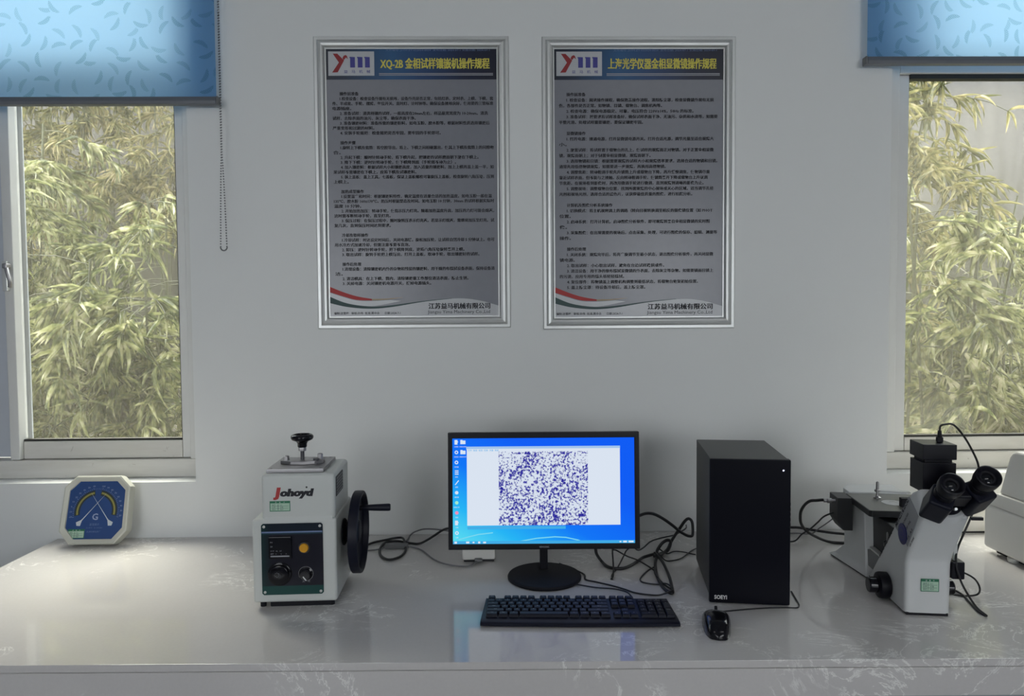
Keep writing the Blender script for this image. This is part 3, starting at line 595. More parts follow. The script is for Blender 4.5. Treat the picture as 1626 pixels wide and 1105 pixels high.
# ------------------------------------------------------------------ hygrometer leaning on the wall
def hygrometer():
    t = thing('hygrometer', 'octagonal ivory thermo-hygrometer with blue dial leaning below the left window', 'hygrometer', (-1.228, -.098, CZ + .0088), (R(-16), 0, R(0)))
    def oct_(k): return [(a * k, .1015 + (c - .1015) * k) for a, c in ((-.0680, 0), (.0680, 0), (.1020, .040), (.1000, .172), (.0670, .205), (-.0670, .205), (-.1000, .172), (-.1020, .040))]
    MB().prism(oct_(1), 'y', .0095, .034, .004).build('case', M['ivory'], t)
    b = bmesh.new(); rings = [[(x, y, z) for x, z in oct_(k)] for k, y in ((1, .012), (.985, .002), (.95, 0), (.84, .0035), (.83, .009))]
    V = [[b.verts.new(p) for p in r] for r in rings]
    for a, c in zip(V, V[1:]):
        for i in range(8): b.faces.new((a[i], a[(i + 1) % 8], c[(i + 1) % 8], c[i]))
    bmesh.ops.recalc_face_normals(b, faces=b.faces)
    m = MB(); m._add(b); m.build('bezel', M['ivory'], t, 20)
    MB().prism(oct_(.835), 'y', .0075, .0085).build('dial_face', M['dial_blue'], t, 0)
    cx, cz = 0, .098; y = .0073
    def arc(r0, r1, a0, a1, nm, mat, yy, n=40):
        A, B = [], []
        for i in range(n + 1):
            a = R(a0 + (a1 - a0) * i / n); A.append((cx + math.cos(a) * r0, yy, cz + math.sin(a) * r0)); B.append((cx + math.cos(a) * r1, yy, cz + math.sin(a) * r1))
        return MB().strip(A, B).build(nm, mat, t, 0)
    for a0, a1 in ((-12, 80), (98, 192)):
        arc(.048, .0640, a0, a1, 'scale_band', M['dial_black'], y); arc(.0530, .0585, a0 + 2, a1 - 2, 'comfort_band', M['dial_yellow'], y - .0002)
    m = MB()
    for i in range(46):
        a = R(-14 + i * 208 / 45); r1 = .0685 if i % 5 else .0715
        c, s = math.cos(a), math.sin(a); q = Vector((-s, 0, c)) * .00035
        p0, p1 = Vector((cx + c * .0660, y, cz + s * .0660)), Vector((cx + c * r1, y, cz + s * r1)); m.poly([p0 - q, p0 + q, p1 + q, p1 - q])
    m.build('scale_ticks', M['dial_mark'], t, 0)
    m = MB(); m2 = MB()
    for i in range(9):
        a = R(192 - i * 11.5); put_text(m2, str(-20 + 10 * i), cx + math.cos(a) * .0760, y, cz + math.sin(a) * .0760 - .002, .0072, align='C', res=1)
        a = R(78 - i * 11); put_text(m, str(100 - 10 * i), cx + math.cos(a) * .0760, y, cz + math.sin(a) * .0760 - .002, .0072, align='C', res=1)
    m2.build('temperature_numerals', M['dial_mark'], t, 0); m.build('humidity_numerals', M['dial_mark'], t, 0)
    m = MB(); put_text(m, 'G', 0, y, .0735, .026, align='C', bold=.02); m.build('dial_logo', M['dial_mark'], t, 0)
    arc2 = []
    m = MB(); put_text(m, '温湿度计', 0, y, .0570, .0075, align='C', res=1); put_text(m, '-20~50℃   20~100%RH', 0, y, .0480, .005, align='C', res=1); put_text(m, '天津科辉仪表厂', 0, y, .0360, .006, align='C', res=1)
    m.build('dial_lettering', M['ink_pale'], t, 0)
    for px, pz, tx, tz in ((-.046, .0640, .0260, .1510), (.0460, .0640, -.0190, .1530)):
        d = Vector((tx - px, 0, tz - pz)).normalized(); s = Vector((-d.z, 0, d.x)); p = Vector((px, .0062, pz))
        m = MB(); A = [p - d * .010, p - d * .004 + s * .0085, p + d * .010 + s * .0085 * .2, p + d * .016 + s * .0012, Vector((tx, .0062, tz)), p + d * .016 - s * .0012, p + d * .010 - s * .0085 * .2, p - d * .004 - s * .0085]
        b = bmesh.new(); f = b.faces.new([b.verts.new(v) for v in A]); ex = bmesh.ops.extrude_face_region(b, geom=[f]); bmesh.ops.translate(b, verts=[v for v in ex['geom'] if isinstance(v, bmesh.types.BMVert)], vec=(0, .0006, 0)); bmesh.ops.recalc_face_normals(b, faces=b.faces)
        m._add(b); m.build('needle', M['needle'], t, 0)
    asset_label(t, -.0760, .0068, .0195, .0500, .0270, M['sticker'])
hygrometer()

# ------------------------------------------------------------------ monitor
def monitor():
    t = thing('monitor', 'black desktop monitor on round foot with blue desktop showing a micrograph', 'monitor', (.1125, -.400, CZ), (0, 0, R(-1.1)))
    MB().lathe([(.0930, 0), (.0955, .002), (.0960, .006), (.0940, .0095), (.0900, .0110), (.02, .0125), (0, .0125)], (0, 0, 0), (0, 0, 1), 72).build('base', M['black_matt'], t, 30)
    nk = MB(); nk.box(-.0105, .0105, .036, .056, .010, .20, .002); nk.build('neck', M['black'], t)
    MB().box(-.035, .035, .030, .058, .15, .24, .004).build('neck_mount', M['black'], t)
    # panel, tilted back a little
    pc = Matrix.Translation((0, .018, .226)) @ Matrix.Rotation(R(-3), 4, 'X')
    def T(mb): bmesh.ops.transform(mb.bm, matrix=pc, verts=mb.bm.verts); return mb
    W, H = .500, .3055; sx0, sx1, sz0, sz1 = -W / 2 + .0118, W / 2 - .0128, -H / 2 + .0150, H / 2 - .0150
    h = MB()
    h.box(-W / 2, W / 2, -.006, .012, sz1, H / 2, .0015); h.box(-W / 2, W / 2, -.006, .012, -H / 2, sz0, .0015)
    h.box(-W / 2, sx0, -.006, .012, sz0 - .002, sz1 + .002, .0015); h.box(sx1, W / 2, -.006, .012, sz0 - .002, sz1 + .002, .0015)
    T(h).build('bezel', M['black'], t)
    h = MB(); h.box(-W / 2 + .006, W / 2 - .006, .0, .022, -H / 2 + .006, H / 2 - .006, .006); h.box(-.15, .15, .018, .040, -.10, .10, .010); T(h).build('rear_shell', M['black_matt'], t)
    s = T(MB().box(sx0, sx1, -.0035, -.001, sz0, sz1)).build('screen', M['wallpaper'], t, 0)
    SW, SH = sx1 - sx0, sz1 - sz0; X = lambda u: sx0 + SW * u; Z = lambda v: sz1 - SH * v
    def quad(m, u0, v0, u1, v1, y): m.poly([(X(u0), y, Z(v1)), (X(u1), y, Z(v1)), (X(u1), y, Z(v0)), (X(u0), y, Z(v0))])
    def Q(nm, mat, rects, y):
        m = MB()
        for r in rects: quad(m, *r, y)
        return T(m).build(nm, mat, s, 0)
    for nm, P in (('wallpaper_streak', [(.03, .955), (.08, .93), (.14, .905), (.22, .89)]), ('wallpaper_streak', [(.36, .975), (.46, .945), (.56, .932), (.62, .938), (.69, .965), (.72, .985)])):
        A = [(X(u), -.0037, Z(v)) for u, v in P]; B = [(X(u), -.0037, Z(v + .010)) for u, v in P]; T(MB().strip(A, B)).build(nm, M['streak'], s, 0)
    Q('title_bar', M['win_title'], [(.076, .078, .922, .105)], -.0038)
    Q('program_window', M['win_white'], [(.079, .100, .921, .826)], -.0040)
    m = MB(); put_text(m, '文件  编辑  视图  图像  测量  帮助', X(.085), -.0042, Z(.122), .0055, res=1); T(m).build('menu_lettering', M['task'], s, 0)
    Q('micrograph', M['micro'], [(.254, .127, .744, .826)], -.0043)
    Q('status_strip', M['task'], [(.08, .835, .62, .862)], -.0038)
    Q('taskbar', M['task'], [(0, .972, 1, 1)], -.0038)
    cols = ['white', 'white', 'white', 'white', 'white', 'white', 'green', 'red', 'white', 'white']
    for i in range(10):
        v = .036 + i * .0955; w = .019
        m = MB()
        if i in (0, 8): quad(m, .012, v - .022, .028, v + .022, -.0039); m.poly([(X(.028), -.0039, Z(v - .010)), (X(.033), -.0039, Z(v - .004)), (X(.028), -.0039, Z(v + .004))])
        elif i == 4: m.poly([(X(.012), -.0039, Z(v + .02)), (X(.016), -.0039, Z(v + .024)), (X(.036), -.0039, Z(v - .018)), (X(.031), -.0039, Z(v - .022))])
        elif i in (1, 2, 9): m.lathe([(.0048, 0), (.0023, .0001)], (X(.022), -.0039, Z(v)), (0, -1, 0), 14, cap=False)
        elif i == 3: quad(m, .013, v - .02, .033, v - .012, -.0039); quad(m, .013, v - .004, .033, v + .004, -.0039); quad(m, .013, v + .012, .033, v + .02, -.0039)
        else: m.lathe([(.0046, 0), (0, .0001)], (X(.022), -.0039, Z(v)), (0, -1, 0), 14, cap=False)
        T(m).build('desktop_icon', M['icon_' + cols[i]], s, 0)
        m = MB(); put_text(m, ('计算机', '回收站', '浏览器', '网络', '画图', '播放器', '图像分析', '相机', '文档', '设置')[i], X(.022), -.0039, Z(v + .048), .0038, align='C', res=1); T(m).build('icon_caption', M['icon_white'], s, 0)
    for v in (.036, .1315):
        m = MB(); quad(m, .044, v - .016, .072, v + .018, -.0039); quad(m, .044, v - .022, .056, v - .016, -.0039); T(m).build('desktop_icon', M['icon_white'], s, 0)
        m = MB(); put_text(m, '新建文件夹', X(.058), -.0039, Z(v + .048), .0036, align='C', res=1); T(m).build('icon_caption', M['icon_white'], s, 0)
    Q('taskbar_icon', M['icon_white'], [(.008, .976, .022, .996), (.072, .976, .090, .994), (.108, .978, .118, .992), (.138, .976, .150, .995), (.166, .978, .182, .994), (.915, .980, .925, .992), (.935, .978, .955, .994), (.965, .978, .992, .994)], -.0041)
    m = MB(); put_text(m, 'VIEWSONIC', 0, -.0063, -H / 2 + .0048, .0062, .026, .02, align='C'); T(m).build('brand_lettering', M['ink_grey'], t, 0)
monitor()

# ------------------------------------------------------------------ keyboard
def keyboard():
    t = thing('keyboard', 'black full-size keyboard lying in front of the monitor', 'keyboard', (-.0475, -.696, CZ), (0, 0, R(-2.4)))
    W = .4375
    b = bmesh.new(); prof = [(0, .003), (0, .0085), (.005, .0110), (.022, .0125), (.132, .0130), (.137, .0105), (.137, .003)]
    n = 16; rows = []
    for i in range(n + 1):
        u = i / n; x = W * u; e = min(u, 1 - u) * W
        bow = -.004 * (1 - (2 * u - 1) ** 2)
        rows.append([(x + (0.006 if u < .5 else -.006) * (yy / .137 if i in (0, n) else 0), yy + (bow if yy < .02 else 0), z) for yy, z in prof])
    V = [[b.verts.new(p) for p in r] for r in rows]; k = len(prof)
    for a, c in zip(V, V[1:]):
        for j in range(k): b.faces.new((a[j], c[j], c[(j + 1) % k], a[(j + 1) % k]))
    b.faces.new(V[0]); b.faces.new(V[-1][::-1]); bmesh.ops.recalc_face_normals(b, faces=b.faces)
    m = MB(); m._add(b); m.build('case', M['blue_black'], t, 25)
    for x in (.03, W - .03):
        for yy, hh in ((.018, .0045), (.122, .004)): MB().cyl((x, yy, 0), (x, yy, hh), .006, n=12).build('rubber_foot', M['gasket'], t)
    U = .0186; cache = {}
    V_ = .0179; ys = [.0325 + i * V_ for i in range(5)] + [.0325 + 5.15 * V_]
    zt = lambda y: .0123 + (y - .030) * .0006 / .1
    def key(u0, w, y, d=1.0):
        kk = (round(w, 2), round(d, 2))
        if kk not in cache:
            ww, dd = w * U - .0012, d * V_ - .0010
            q = bmesh.new(); lo = [q.verts.new((sx * ww / 2, sy * dd / 2, 0)) for sx, sy in ((-1, -1), (1, -1), (1, 1), (-1, 1))]
            mid = [q.verts.new((sx * (ww / 2 - .0012), sy * (dd / 2 - .001), .0055)) for sx, sy in ((-1, -1), (1, -1), (1, 1), (-1, 1))]
            hi = [q.verts.new((sx * (ww / 2 - .0024), sy * (dd / 2 - .0022) + .0004, .0072)) for sx, sy in ((-1, -1), (1, -1), (1, 1), (-1, 1))]
            for a, c in ((lo, mid), (mid, hi)):
                for i in range(4): q.faces.new((a[i], a[(i + 1) % 4], c[(i + 1) % 4], c[i]))
            q.faces.new(hi); q.faces.new(lo[::-1]); me = bpy.data.meshes.new('key'); q.to_mesh(me); q.free(); me.materials.append(M['blue_black']); cache[kk] = me
        o = bpy.data.objects.new('key', cache[kk]); COL.objects.link(o); o.parent = t
        x = .0105 + (u0 + w / 2) * U; o.location = (x, y, zt(y) + .0002); o.rotation_euler = (R(.6), 0, 0)
        return x
    leg = []
    rowsdef = [[1.5, 1.25, 1.25, 6, 1.25, 1.25, 1.25, 1.25], [2.25] + [1] * 10 + [2.75], [1.75] + [1] * 11 + [2.25], [1.5] + [1] * 12 + [1.5], [1] * 13 + [2]]
    names = [['Ctrl', 'Win', 'Alt', '', 'Alt', 'Win', 'Fn', 'Ctrl'], ['Shift'] + list('ZXCVBNM,./') + ['Shift'], ['Caps'] + list('ASDFGHJKL;\'') + ['Enter'], ['Tab'] + list('QWERTYUIOP[]') + ['\\'], list('`1234567890-=') + ['Back']]
    for r, ws in enumerate(rowsdef):
        u = 0
        for w, nme in zip(ws, names[r]):
            x = key(u, w, ys[r]); u += w
            if nme: leg.append((nme, x, ys[r]))
    f0 = [0] + [2 + i for i in range(4)] + [6.5 + i for i in range(4)] + [11 + i for i in range(4)]
    for i, u in enumerate(f0): leg.append(('Esc' if i == 0 else f'F{i}', key(u, 1, ys[5]), ys[5]))
    for i, u in enumerate((15.3, 16.3, 17.3)):
        leg.append((('PrtSc', 'ScrLk', 'Pause')[i], key(u, 1, ys[5]), ys[5])); leg.append((('Ins', 'Home', 'PgUp')[i], key(u, 1, ys[4]), ys[4])); leg.append((('Del', 'End', 'PgDn')[i], key(u, 1, ys[3]), ys[3])); leg.append((('<', 'v', '>')[i], key(u, 1, ys[0]), ys[0]))
    leg.append(('^', key(16.3, 1, ys[1]), ys[1]))
    pad = [('7', '8', '9'), ('4', '5', '6'), ('1', '2', '3')]
    for i, u in enumerate((18.6, 19.6, 20.6, 21.6)): leg.append((('Num', '/', '*', '-')[i], key(u, 1, ys[4]), ys[4]))
    for r in range(3):
        for i in range(3): leg.append((pad[r][i], key(18.6 + i, 1, ys[3 - r]), ys[3 - r]))
    leg.append(('0', key(18.6, 2, ys[0]), ys[0])); leg.append(('.', key(20.6, 1, ys[0]), ys[0]))
    leg.append(('+', key(21.6, 1, ys[3] - V_ / 2, 2), ys[3])); leg.append(('Enter', key(21.6, 1, ys[1] - V_ / 2, 2), ys[1]))
    lm = MB()
    for s_, x, y in leg:
        fr = Matrix.Translation((x, y + .001, zt(y) + .0076)) @ Matrix.Rotation(R(-89.4), 4, 'X')
        put_text(lm, s_, 0, 0, 0, .0062 if len(s_) == 1 else .0040, align='C', frame=fr, res=1, bold=.02)
    lm.build('key_legends', M['ink_grey'], t, 0)
    m = MB()
    for i in range(3): m.lathe([(.0012, 0), (0, .0003)], (.0105 + (19 + i) * U, ys[5], zt(ys[5]) + .0005), (0, 0, 1), 8)
    m.build('status_lamps', M['ink_grey'], t)
    k = MB(); k.tube([(.352, .134, .009), (.3545, .150, .007), (.3535, .170, .005), (.346, .196, .0045), (.32, .216, .004), (.276, .225, .004), (.250, .236, .004), (.225, .248, .004)], .0019); k.build('cable', M['cable'], t)
keyboard()

# ------------------------------------------------------------------ mouse
def mouse():
    t = thing('computer_mouse', 'black wired mouse lying in front of the tower', 'mouse', (.4665, -.7240, CZ), (0, 0, R(-13)))
    b = bmesh.new(); L = .118; n, k = 20, 18; rows = []
    hw = [(0, .0), (.02, .42), (.07, .62), (.2, .80), (.4, .93), (.6, .99), (.75, 1), (.88, .97), (.95, .84), (.985, .55), (1, 0)]
    hh = [(0, .2), (.05, .5), (.2, .86), (.4, 1), (.6, .96), (.8, .76), (.93, .54), (1, .3)]
    def ip(tab, u):
        for (a, x), (c, y) in zip(tab, tab[1:]):
            if u <= c: f = (u - a) / (c - a); f = f * f * (3 - 2 * f) * .4 + f * .6; return x + (y - x) * f
        return tab[-1][1]
    for i in range(n + 1):
        u = (1 - math.cos(math.pi * i / n)) / 2; w = max(.0004, ip(hw, u) * .0305); h = ip(hh, u) * .037; row = []
        for j in range(k + 1):
            a = math.pi * j / k; c, s = math.cos(a), math.sin(a)
            row.append((math.copysign(abs(c) ** .62, c) * w, -L / 2 + L * u + (.006 * (1 - abs(c)) if u > .9 else 0), .001 + h * max(0, s) ** .72))
        rows.append(row)
    V = [[b.verts.new(p) for p in r] for r in rows]
    for a, c in zip(V, V[1:]):
        for j in range(k): b.faces.new((a[j], a[j + 1], c[j + 1], c[j]))
        b.faces.new((a[k], a[0], c[0], c[k]))
    b.faces.new(V[0]); b.faces.new(V[-1][::-1]); bmesh.ops.recalc_face_normals(b, faces=b.faces)
    m = MB(); m._add(b); m.build('shell', M['black_gloss'], t, 60)
    m = MB(); m.cyl((-.003, .036, .0285), (.003, .036, .0285), .0085, n=20, bev=.001); m.build('scroll_wheel', M['black_matt'], t)
    sm = MB(); sm.tube([(-.0255, -.004, .0215), (-.018, .006, .0335), (-.008, .011, .0368), (0, .0125, .0372), (.008, .011, .0368), (.018, .006, .0335), (.0255, -.004, .0215)], .0006, 6); sm.build('button_seam', M['grey_plastic'], t)
    # cable: in local coordinates from the nose, past the tower's front edge
    Mi = (Matrix.Translation((.4665, -.7240, CZ)) @ Matrix.Rotation(R(-13), 4, 'Z')).inverted()
    P = [(.4795, -.668, .822), (.4825, -.656, .817), (.492, -.641, .814), (.503, -.636, .8135), (.526, -.632, .8135), (.573, -.624, .8135), (.619, -.619, .8135), (.657, -.618, .8135), (.684, -.620, .8135), (.696, -.603, .8135), (.702, -.575, .8135), (.712, -.52, .8135)]
    k_ = MB(); k_.tube([Mi @ Vector(p) for p in P], .0016); k_.build('cable', M['cable'], t)
mouse()

# ------------------------------------------------------------------ tower PC
def tower():
    t = thing('computer_tower', 'black computer tower standing right of the monitor', 'computer', (.4914, -.5812, CZ), (0, 0, R(-8.6)))
    W, D, H = .1835, .280, .3445
    MB().box(.0025, W - .0025, .014, D, .012, H - .0015, .0015).build('steel_case', M['tower_metal'], t)
    MB().box(0, W, 0, .0145, .002, H, .003).build('front_panel', M['tower_front'], t)
    MB().box(.001, W - .001, .0145, .022, H - .003, H - .0008, .0005).build('top_trim', M['tower_metal'], t)
    for x in (.025, W - .025):
        for y in (.03, D - .03): MB().cyl((x, y, 0), (x, y, .0125), .012, n=16).build('foot', M['black_matt'], t)
    MB().lathe([(.0042, 0), (.0042, .0008), (0, .0010)], (W - .0175, 0, H - .0245), (0, -1, 0), 16).build('power_button', M['black_gloss'], t)
    MB().lathe([(.0016, 0), (.0016, .0016), (0, .0018)], (W - .0175, 0, H - .0245), (0, -1, 0), 12).build('power_lamp', M['led'], t)
    m = MB(); put_text(m, 'SOEYI', .0115, -.0004, .0115, .0130, .0290, .03); m.build('brand_lettering', M['ink_white'], t, 0)
    m = MB()
    for i in range(5): m.box(W - .0006, W + .0002, .002, .012, .19 + i * .012, .196 + i * .012)
    m.build('side_slots', M['black_matt'], t)
    m = MB(); m.box(.02, .14, D, D + .001, .22, .33); m.build('rear_plate', M['grey_plastic'], t)
tower()

# ------------------------------------------------------------------ inverted microscope
def microscope():
    t = thing('inverted_microscope', 'white inverted microscope with black eyepieces and top camera below the right window', 'microscope', (.911, -.667, CZ), (0, 0, R(-8)))
    W = .097
    # leaning front column (side profile in y, z)
    b = MB(); b.prism([(.004, .006), (.222, .006), (.224, .012), (-.018, .286), (-.0235, .2885), (-.052, .300), (-.078, .246), (-.062, .222), (-.024, .166), (-.006, .136), (0, .120)], 'x', 0, W, .010, 4, edges=lambda e: (abs(e.verts[0].co.x - e.verts[1].co.x) < 1e-6 and min(e.verts[0].co.y, e.verts[1].co.y) < -.001) or (abs(e.verts[0].co.x - e.verts[1].co.x) < 1e-6 and max(e.verts[0].co.y, e.verts[1].co.y) < .006))
    b.build('front_column', M['scope_white'], t, 35)
    MB().prism([(.004, .0), (.24, .0), (.24, .007), (.004, .007)], 'x', .004, W - .004, .001).build('base_pad', M['black_matt'], t)
    # rear body with flared skirt
    bm_ = bmesh.new(); Y0, Y1 = .236, .425
    rings = [[(-.003, Y0), (W + .05, Y0), (W + .065, Y1), (-.038, Y1)], [(-.001, Y0 + .003), (W + .046, Y0 + .003), (W + .054, Y1 - .004), (-.024, Y1 - .006)], [(0, Y0 + .012), (W + .043, Y0 + .012), (W + .046, Y1 - .01), (-.002, Y1 - .012)], [(0, Y0 + .028), (W + .043, Y0 + .028), (W + .043, Y1 - .010), (0, Y1 - .010)]]
    zs = [.004, .012, .034, .172]
    V = [[bm_.verts.new((x, y, z)) for x, y in r] for r, z in zip(rings, zs)]
    for a, c in zip(V, V[1:]):
        for i in range(4): bm_.faces.new((a[i], a[(i + 1) % 4], c[(i + 1) % 4], c[i]))
    bm_.faces.new(V[0][::-1]); bm_.faces.new(V[-1]); bmesh.ops.recalc_face_normals(bm_, faces=bm_.faces)
    bmesh.ops.bevel(bm_, geom=[e for e in bm_.edges if abs(e.verts[0].co.z - e.verts[1].co.z) > .01], offset=.004, segments=2, profile=.5, affect='EDGES')
    m = MB(); m._add(bm_); m.build('rear_body', M['scope_white'], t, 35)
    MB().prism([(-.002, .24), (W + .048, .24), (W + .062, .42), (-.034, .42)], 'z', 0, .005).build('rear_pad', M['black_matt'], t)
    # rear top housing (white) behind the stage
    MB().prism([(-.004, .368), (W + .050, .368), (W + .050, .470), (.030, .470), (-.004, .418)], 'z', .150, .1935, .003, 2).build('lamp_housing', M['scope_white'], t)
    # dark cavity: inner block, sloping web, nosepiece, objectives
    MB().prism([(.10, .02), (.25, .02), (.262, .165), (.10, .165)], 'x', .020, W + .025, .004).build('inner_block', M['grey_dark'], t)
    MB().prism([(.215, .03), (.250, .03), (.262, .07), (.150, .085), (.160, .075)], 'x', .006, .022, .001).build('web_plate', M['grey_plastic'], t)
    MB().box(.004, .018, .13, .235, .078, .083, .001).build('web_edge', M['alu'], t)
    MB().lathe([(.030, 0), (.034, .004), (.034, .014), (.028, .020)], (.048, .165, .100), (0, -.25, 1), 32).build('nosepiece', M['black_gloss'], t)
    for i, (x, y) in enumerate(((.048, .190), (.030, .160), (.066, .158))):
        MB().lathe([(.012, 0), (.012, .022), (.010, .026), (.008, .034), (.005, .037), (0, .037)], (x, y, .118), (0, 0, 1), 22).build('objective', M['steel'] if i == 1 else M['black_gloss'], t)
    # stage
    st = MB().prism([(-.014, .190), (-.008, .183), (.158, .183), (.164, .190), (.164, .366), (-.014, .366)], 'z', .1735, .1890, .0015).build('stage', M['grey_dark'], t)
    MB().prism([(-.0125, .1905), (-.0075, .1845), (.1575, .1845), (.1625, .1905), (.1625, .3645), (-.0125, .3645)], 'z', .1888, .1900).build('stage_top', M['stage'], t)
    MB().lathe([(.0275, 0), (.0275, .0006), (.0100, .0006), (.0100, .0002)], (.073, .268, .1900), (0, 0, 1), 40).build('stage_insert', M['paper'], t)
    pst = MB(); pst.lathe([(.0095, 0), (.0095, .002), (.0050, .004), (.0035, .006), (.0035, .016), (.0075, .017), (.0075, .022), (.0038, .023), (.0038, .042), (.0020, .044), (0, .044)], (.052, .318, .1900), (0, 0, 1), 18)
    pst.build('clamp_post', M['steel'], t)
    MB().prism([(.054, .310), (.128, .296), (.130, .312), (.056, .324)], 'z', .2080, .2110, .0006).build('clamp_arm', M['paper'], t)
    MB().box(.076, .106, .222, .240, .189, .213, .002).build('stage_stop', M['black_matt'], t)
    # lamp on the left rear with a threaded cable gland
    MB().prism([(-.050, .125), (-.050, .188), (-.010, .188), (-.010, .100), (-.035, .100)], 'y', .315, .385, .002).build('lamp_box', M['grey_dark'], t)
    MB().lathe([(.0045, 0), (.0045, .010), (.0070, .010), (.0070, .020), (.0050, .022), (.0050, .030)], (-.050, .335, .1755), (-1, 0, 0), 14).build('cable_gland', M['steel'], t)
    # left-side badge plate, emblem, model lettering along the sloping edge
    sq = MB(); sq.prism([(-.012, .276), (-.062, .243), (-.010, .160), (.064, .186)], 'x', -.0012, .0005, .0004, 1); sq.build('badge_plate', M['sticker_grey'], t, 0)
    slope = Vector((-.242, 0, .274)).normalized()
    def side(mm, y, z, ang): # frame on the left face: text runs along direction ang in (y,z), facing -X
        d = Vector((0, math.cos(ang), math.sin(ang))); u = Vector((0, -math.sin(ang), math.cos(ang)))
        if d.cross(u).x > 0: u = -u
        f = Matrix((( 0, 1, 0, mm), (d.y, 0, u.y, y), (d.z, 0, u.z, z), (0, 0, 0, 1))); return f
    up_ = math.atan2(.090, -.076)
    m = MB()
    put_text(m, 'METALLURGICAL', 0, 0, 0, .0110, .104, .04, frame=side(-.0016, .052, .1865, up_), res=1)
    for i, (s_, l) in enumerate((('100X 200X 500X', .050), ('BF  DF  POL', .046), ('F.S.  A.S.', .042), ('6V 30W', .034))):
        put_text(m, s_, 0, 0, 0, .0080, l, .03, frame=side(-.0016, .018 - i * .014, .197 - i * .011, up_), res=1)
    m.build('badge_lettering', M['ink'], t, 0)
    m = MB(); put_text(m, 'INVERTED MICROSCOPE', 0, 0, 0, .0085, .110, .04, frame=side(-.0004, .152, .0820, math.atan2(.274, -.242)), res=1); m.build('side_lettering', M['ink'], t, 0)
    em = MB().lathe([(.0240, 0), (.0240, .0012), (.0225, .0018), (0, .0018)], (-.0012, .017, .1815), (-1, 0, 0), 36).build('emblem', M['emblem'], t)
    m = MB(); m.lathe([(.0150, .0), (.0150, .0002), (.0135, .0002)], (-.0030, .017, .1815), (-1, 0, 0), 30, cap=False); put_text(m, 'OI', 0, 0, 0, .014, align='C', frame=side(-.0034, .018, .1765, math.pi), res=1); m.build('emblem_mark', M['ink_navy'], em, 0)
    asset_label(t, .0320, -.0003, .0570, .0385, .0290, M['sticker'])
    # focus knobs
    for sgn, x0 in ((-1, .001), (1, W - .001)):
        y, z = .098, .0335
        k = MB().lathe([(.0245, 0), (.0305, .004), (.0310, .020), (.0295, .0250), (.0260, .0270), (.0180, .0275)], (x0, y, z), (sgn, 0, 0), 40).build('coarse_focus_knob', M['black'], t, 30)
        MB().lathe([(.0180, 0), (.0185, .003), (.0185, .018), (.0165, .0205), (0, .0210)], (x0 + sgn * .027, y, z), (sgn, 0, 0), 30).build('fine_focus_knob', M['black_gloss'], k, 30)
    # cable plug on the right side
    MB().box(W + .001, W + .028, .000, .030, .086, .126, .003).build('video_plug', M['black'], t)
    MB().box(W + .008, W + .016, .010, .018, .126, .165, .001).build('plug_bar', M['alu'], t)
    # collar, camera port and camera
    cax = Vector((0, -.52, .85)).normalized()
    MB().lathe([(.0470, -.012), (.0475, .006), (.0465, .0085), (.0440, .0095), (.036, .0095)], (.0485, -.050, .268), cax, 56).build('head_collar', M['scope_white'], t)
    MB().lathe([(.030, 0), (.030, .012), (.024, .0135), (.024, .022)], (.050, -.012, .278), (0, 0, 1), 36).build('camera_port', M['scope_white'], t)
    cm = MB(); cm.box(.0155, .0835, -.042, .026, .290, .356, .0015); cm.build('camera_body', M['black'], t)
    MB().box(.0215, .0775, -.036, .020, .355, .364, .001).build('camera_neck', M['black_matt'], t)
    MB().box(.0145, .0840, -.043, .027, .363, .3965, .0015).build('camera_head', M['black'], t)
    pl = MB(); pl.box(.0560, .0690, -.014, -.004, .3965, .408, .002); pl.cyl((.0625, -.009, .407), (.0625, -.009, .422), .0052, .0035, 14); pl.build('camera_plug', M['black_matt'], t)
    # binocular head
    hd = MB(); hd.lathe([(.034, 0), (.035, .004), (.031, .014)], (.0495, -.060, .272), cax, 40); hd.build('head_mount', M['black'], t)
    ax = Vector((-.04, -.80, .62)).normalized()
    eps = [Vector((.0175, -.172, .3405)), Vector((.0880, -.166, .3555))]
    br = MB()
    q = ax.to_track_quat('Y', 'Z').to_matrix().to_4x4()
    for e in eps:
        c = e - ax * .098; q2 = q.copy(); q2.translation = c
        br.box(-.0225, .0225, -.030, .046, -.0300, .0200, .006, 3, mat=q2 @ Matrix.Rotation(R(-24 if e is eps[0] else 24), 4, 'Y'))
        br.cyl(e - ax * .075, e - ax * .045, .0205, .0195, 32)
    br.build('prism_housing', M['blue_black'], t, 30)
    mid = (eps[0] + eps[1]) / 2 - ax * .085; qm = q.copy(); qm.translation = mid
    MB().box(-.034, .034, -.022, .026, -.012, .020, .005, 3, mat=qm).build('hinge_bridge', M['black'], t, 30)
    MB().lathe([(.015, 0), (.015, .008), (.012, .010), (0, .010)], mid + q.to_3x3() @ Vector((0, .010, .020)), q.to_3x3() @ Vector((0, 0, 1)), 24).build('hinge_cap', M['black_gloss'], t)
    for e in eps:
        o = e - ax * .058
        ep = MB().lathe([(.0185, 0), (.0185, .006), (.0200, .007), (.0200, .020), (.0190, .021), (.0205, .026), (.0225, .032), (.0240, .040), (.0245, .052), (.0238, .057), (.0215, .0585), (.0185, .056), (.0150, .050), (.0130, .049)], o, ax, 48).build('eyepiece', M['black'], t, 30)
        MB().lathe([(.0135, 0), (.0100, .0022), (.005, .0034), (0, .0038)], o + ax * .0475, ax, 32).build('eye_lens', M['lens'], ep, 60)
    MB().cyl(eps[0] - ax * .070 + Vector((.021, -.012, -.020)), eps[0] - ax * .070 + Vector((.021, -.019, -.018)), .003, n=12).build('lock_screw', M['alu'], t)
    MB().box(.094, .118, -.088, -.080, .244, .251, .001).build('head_lever', M['black'], t)
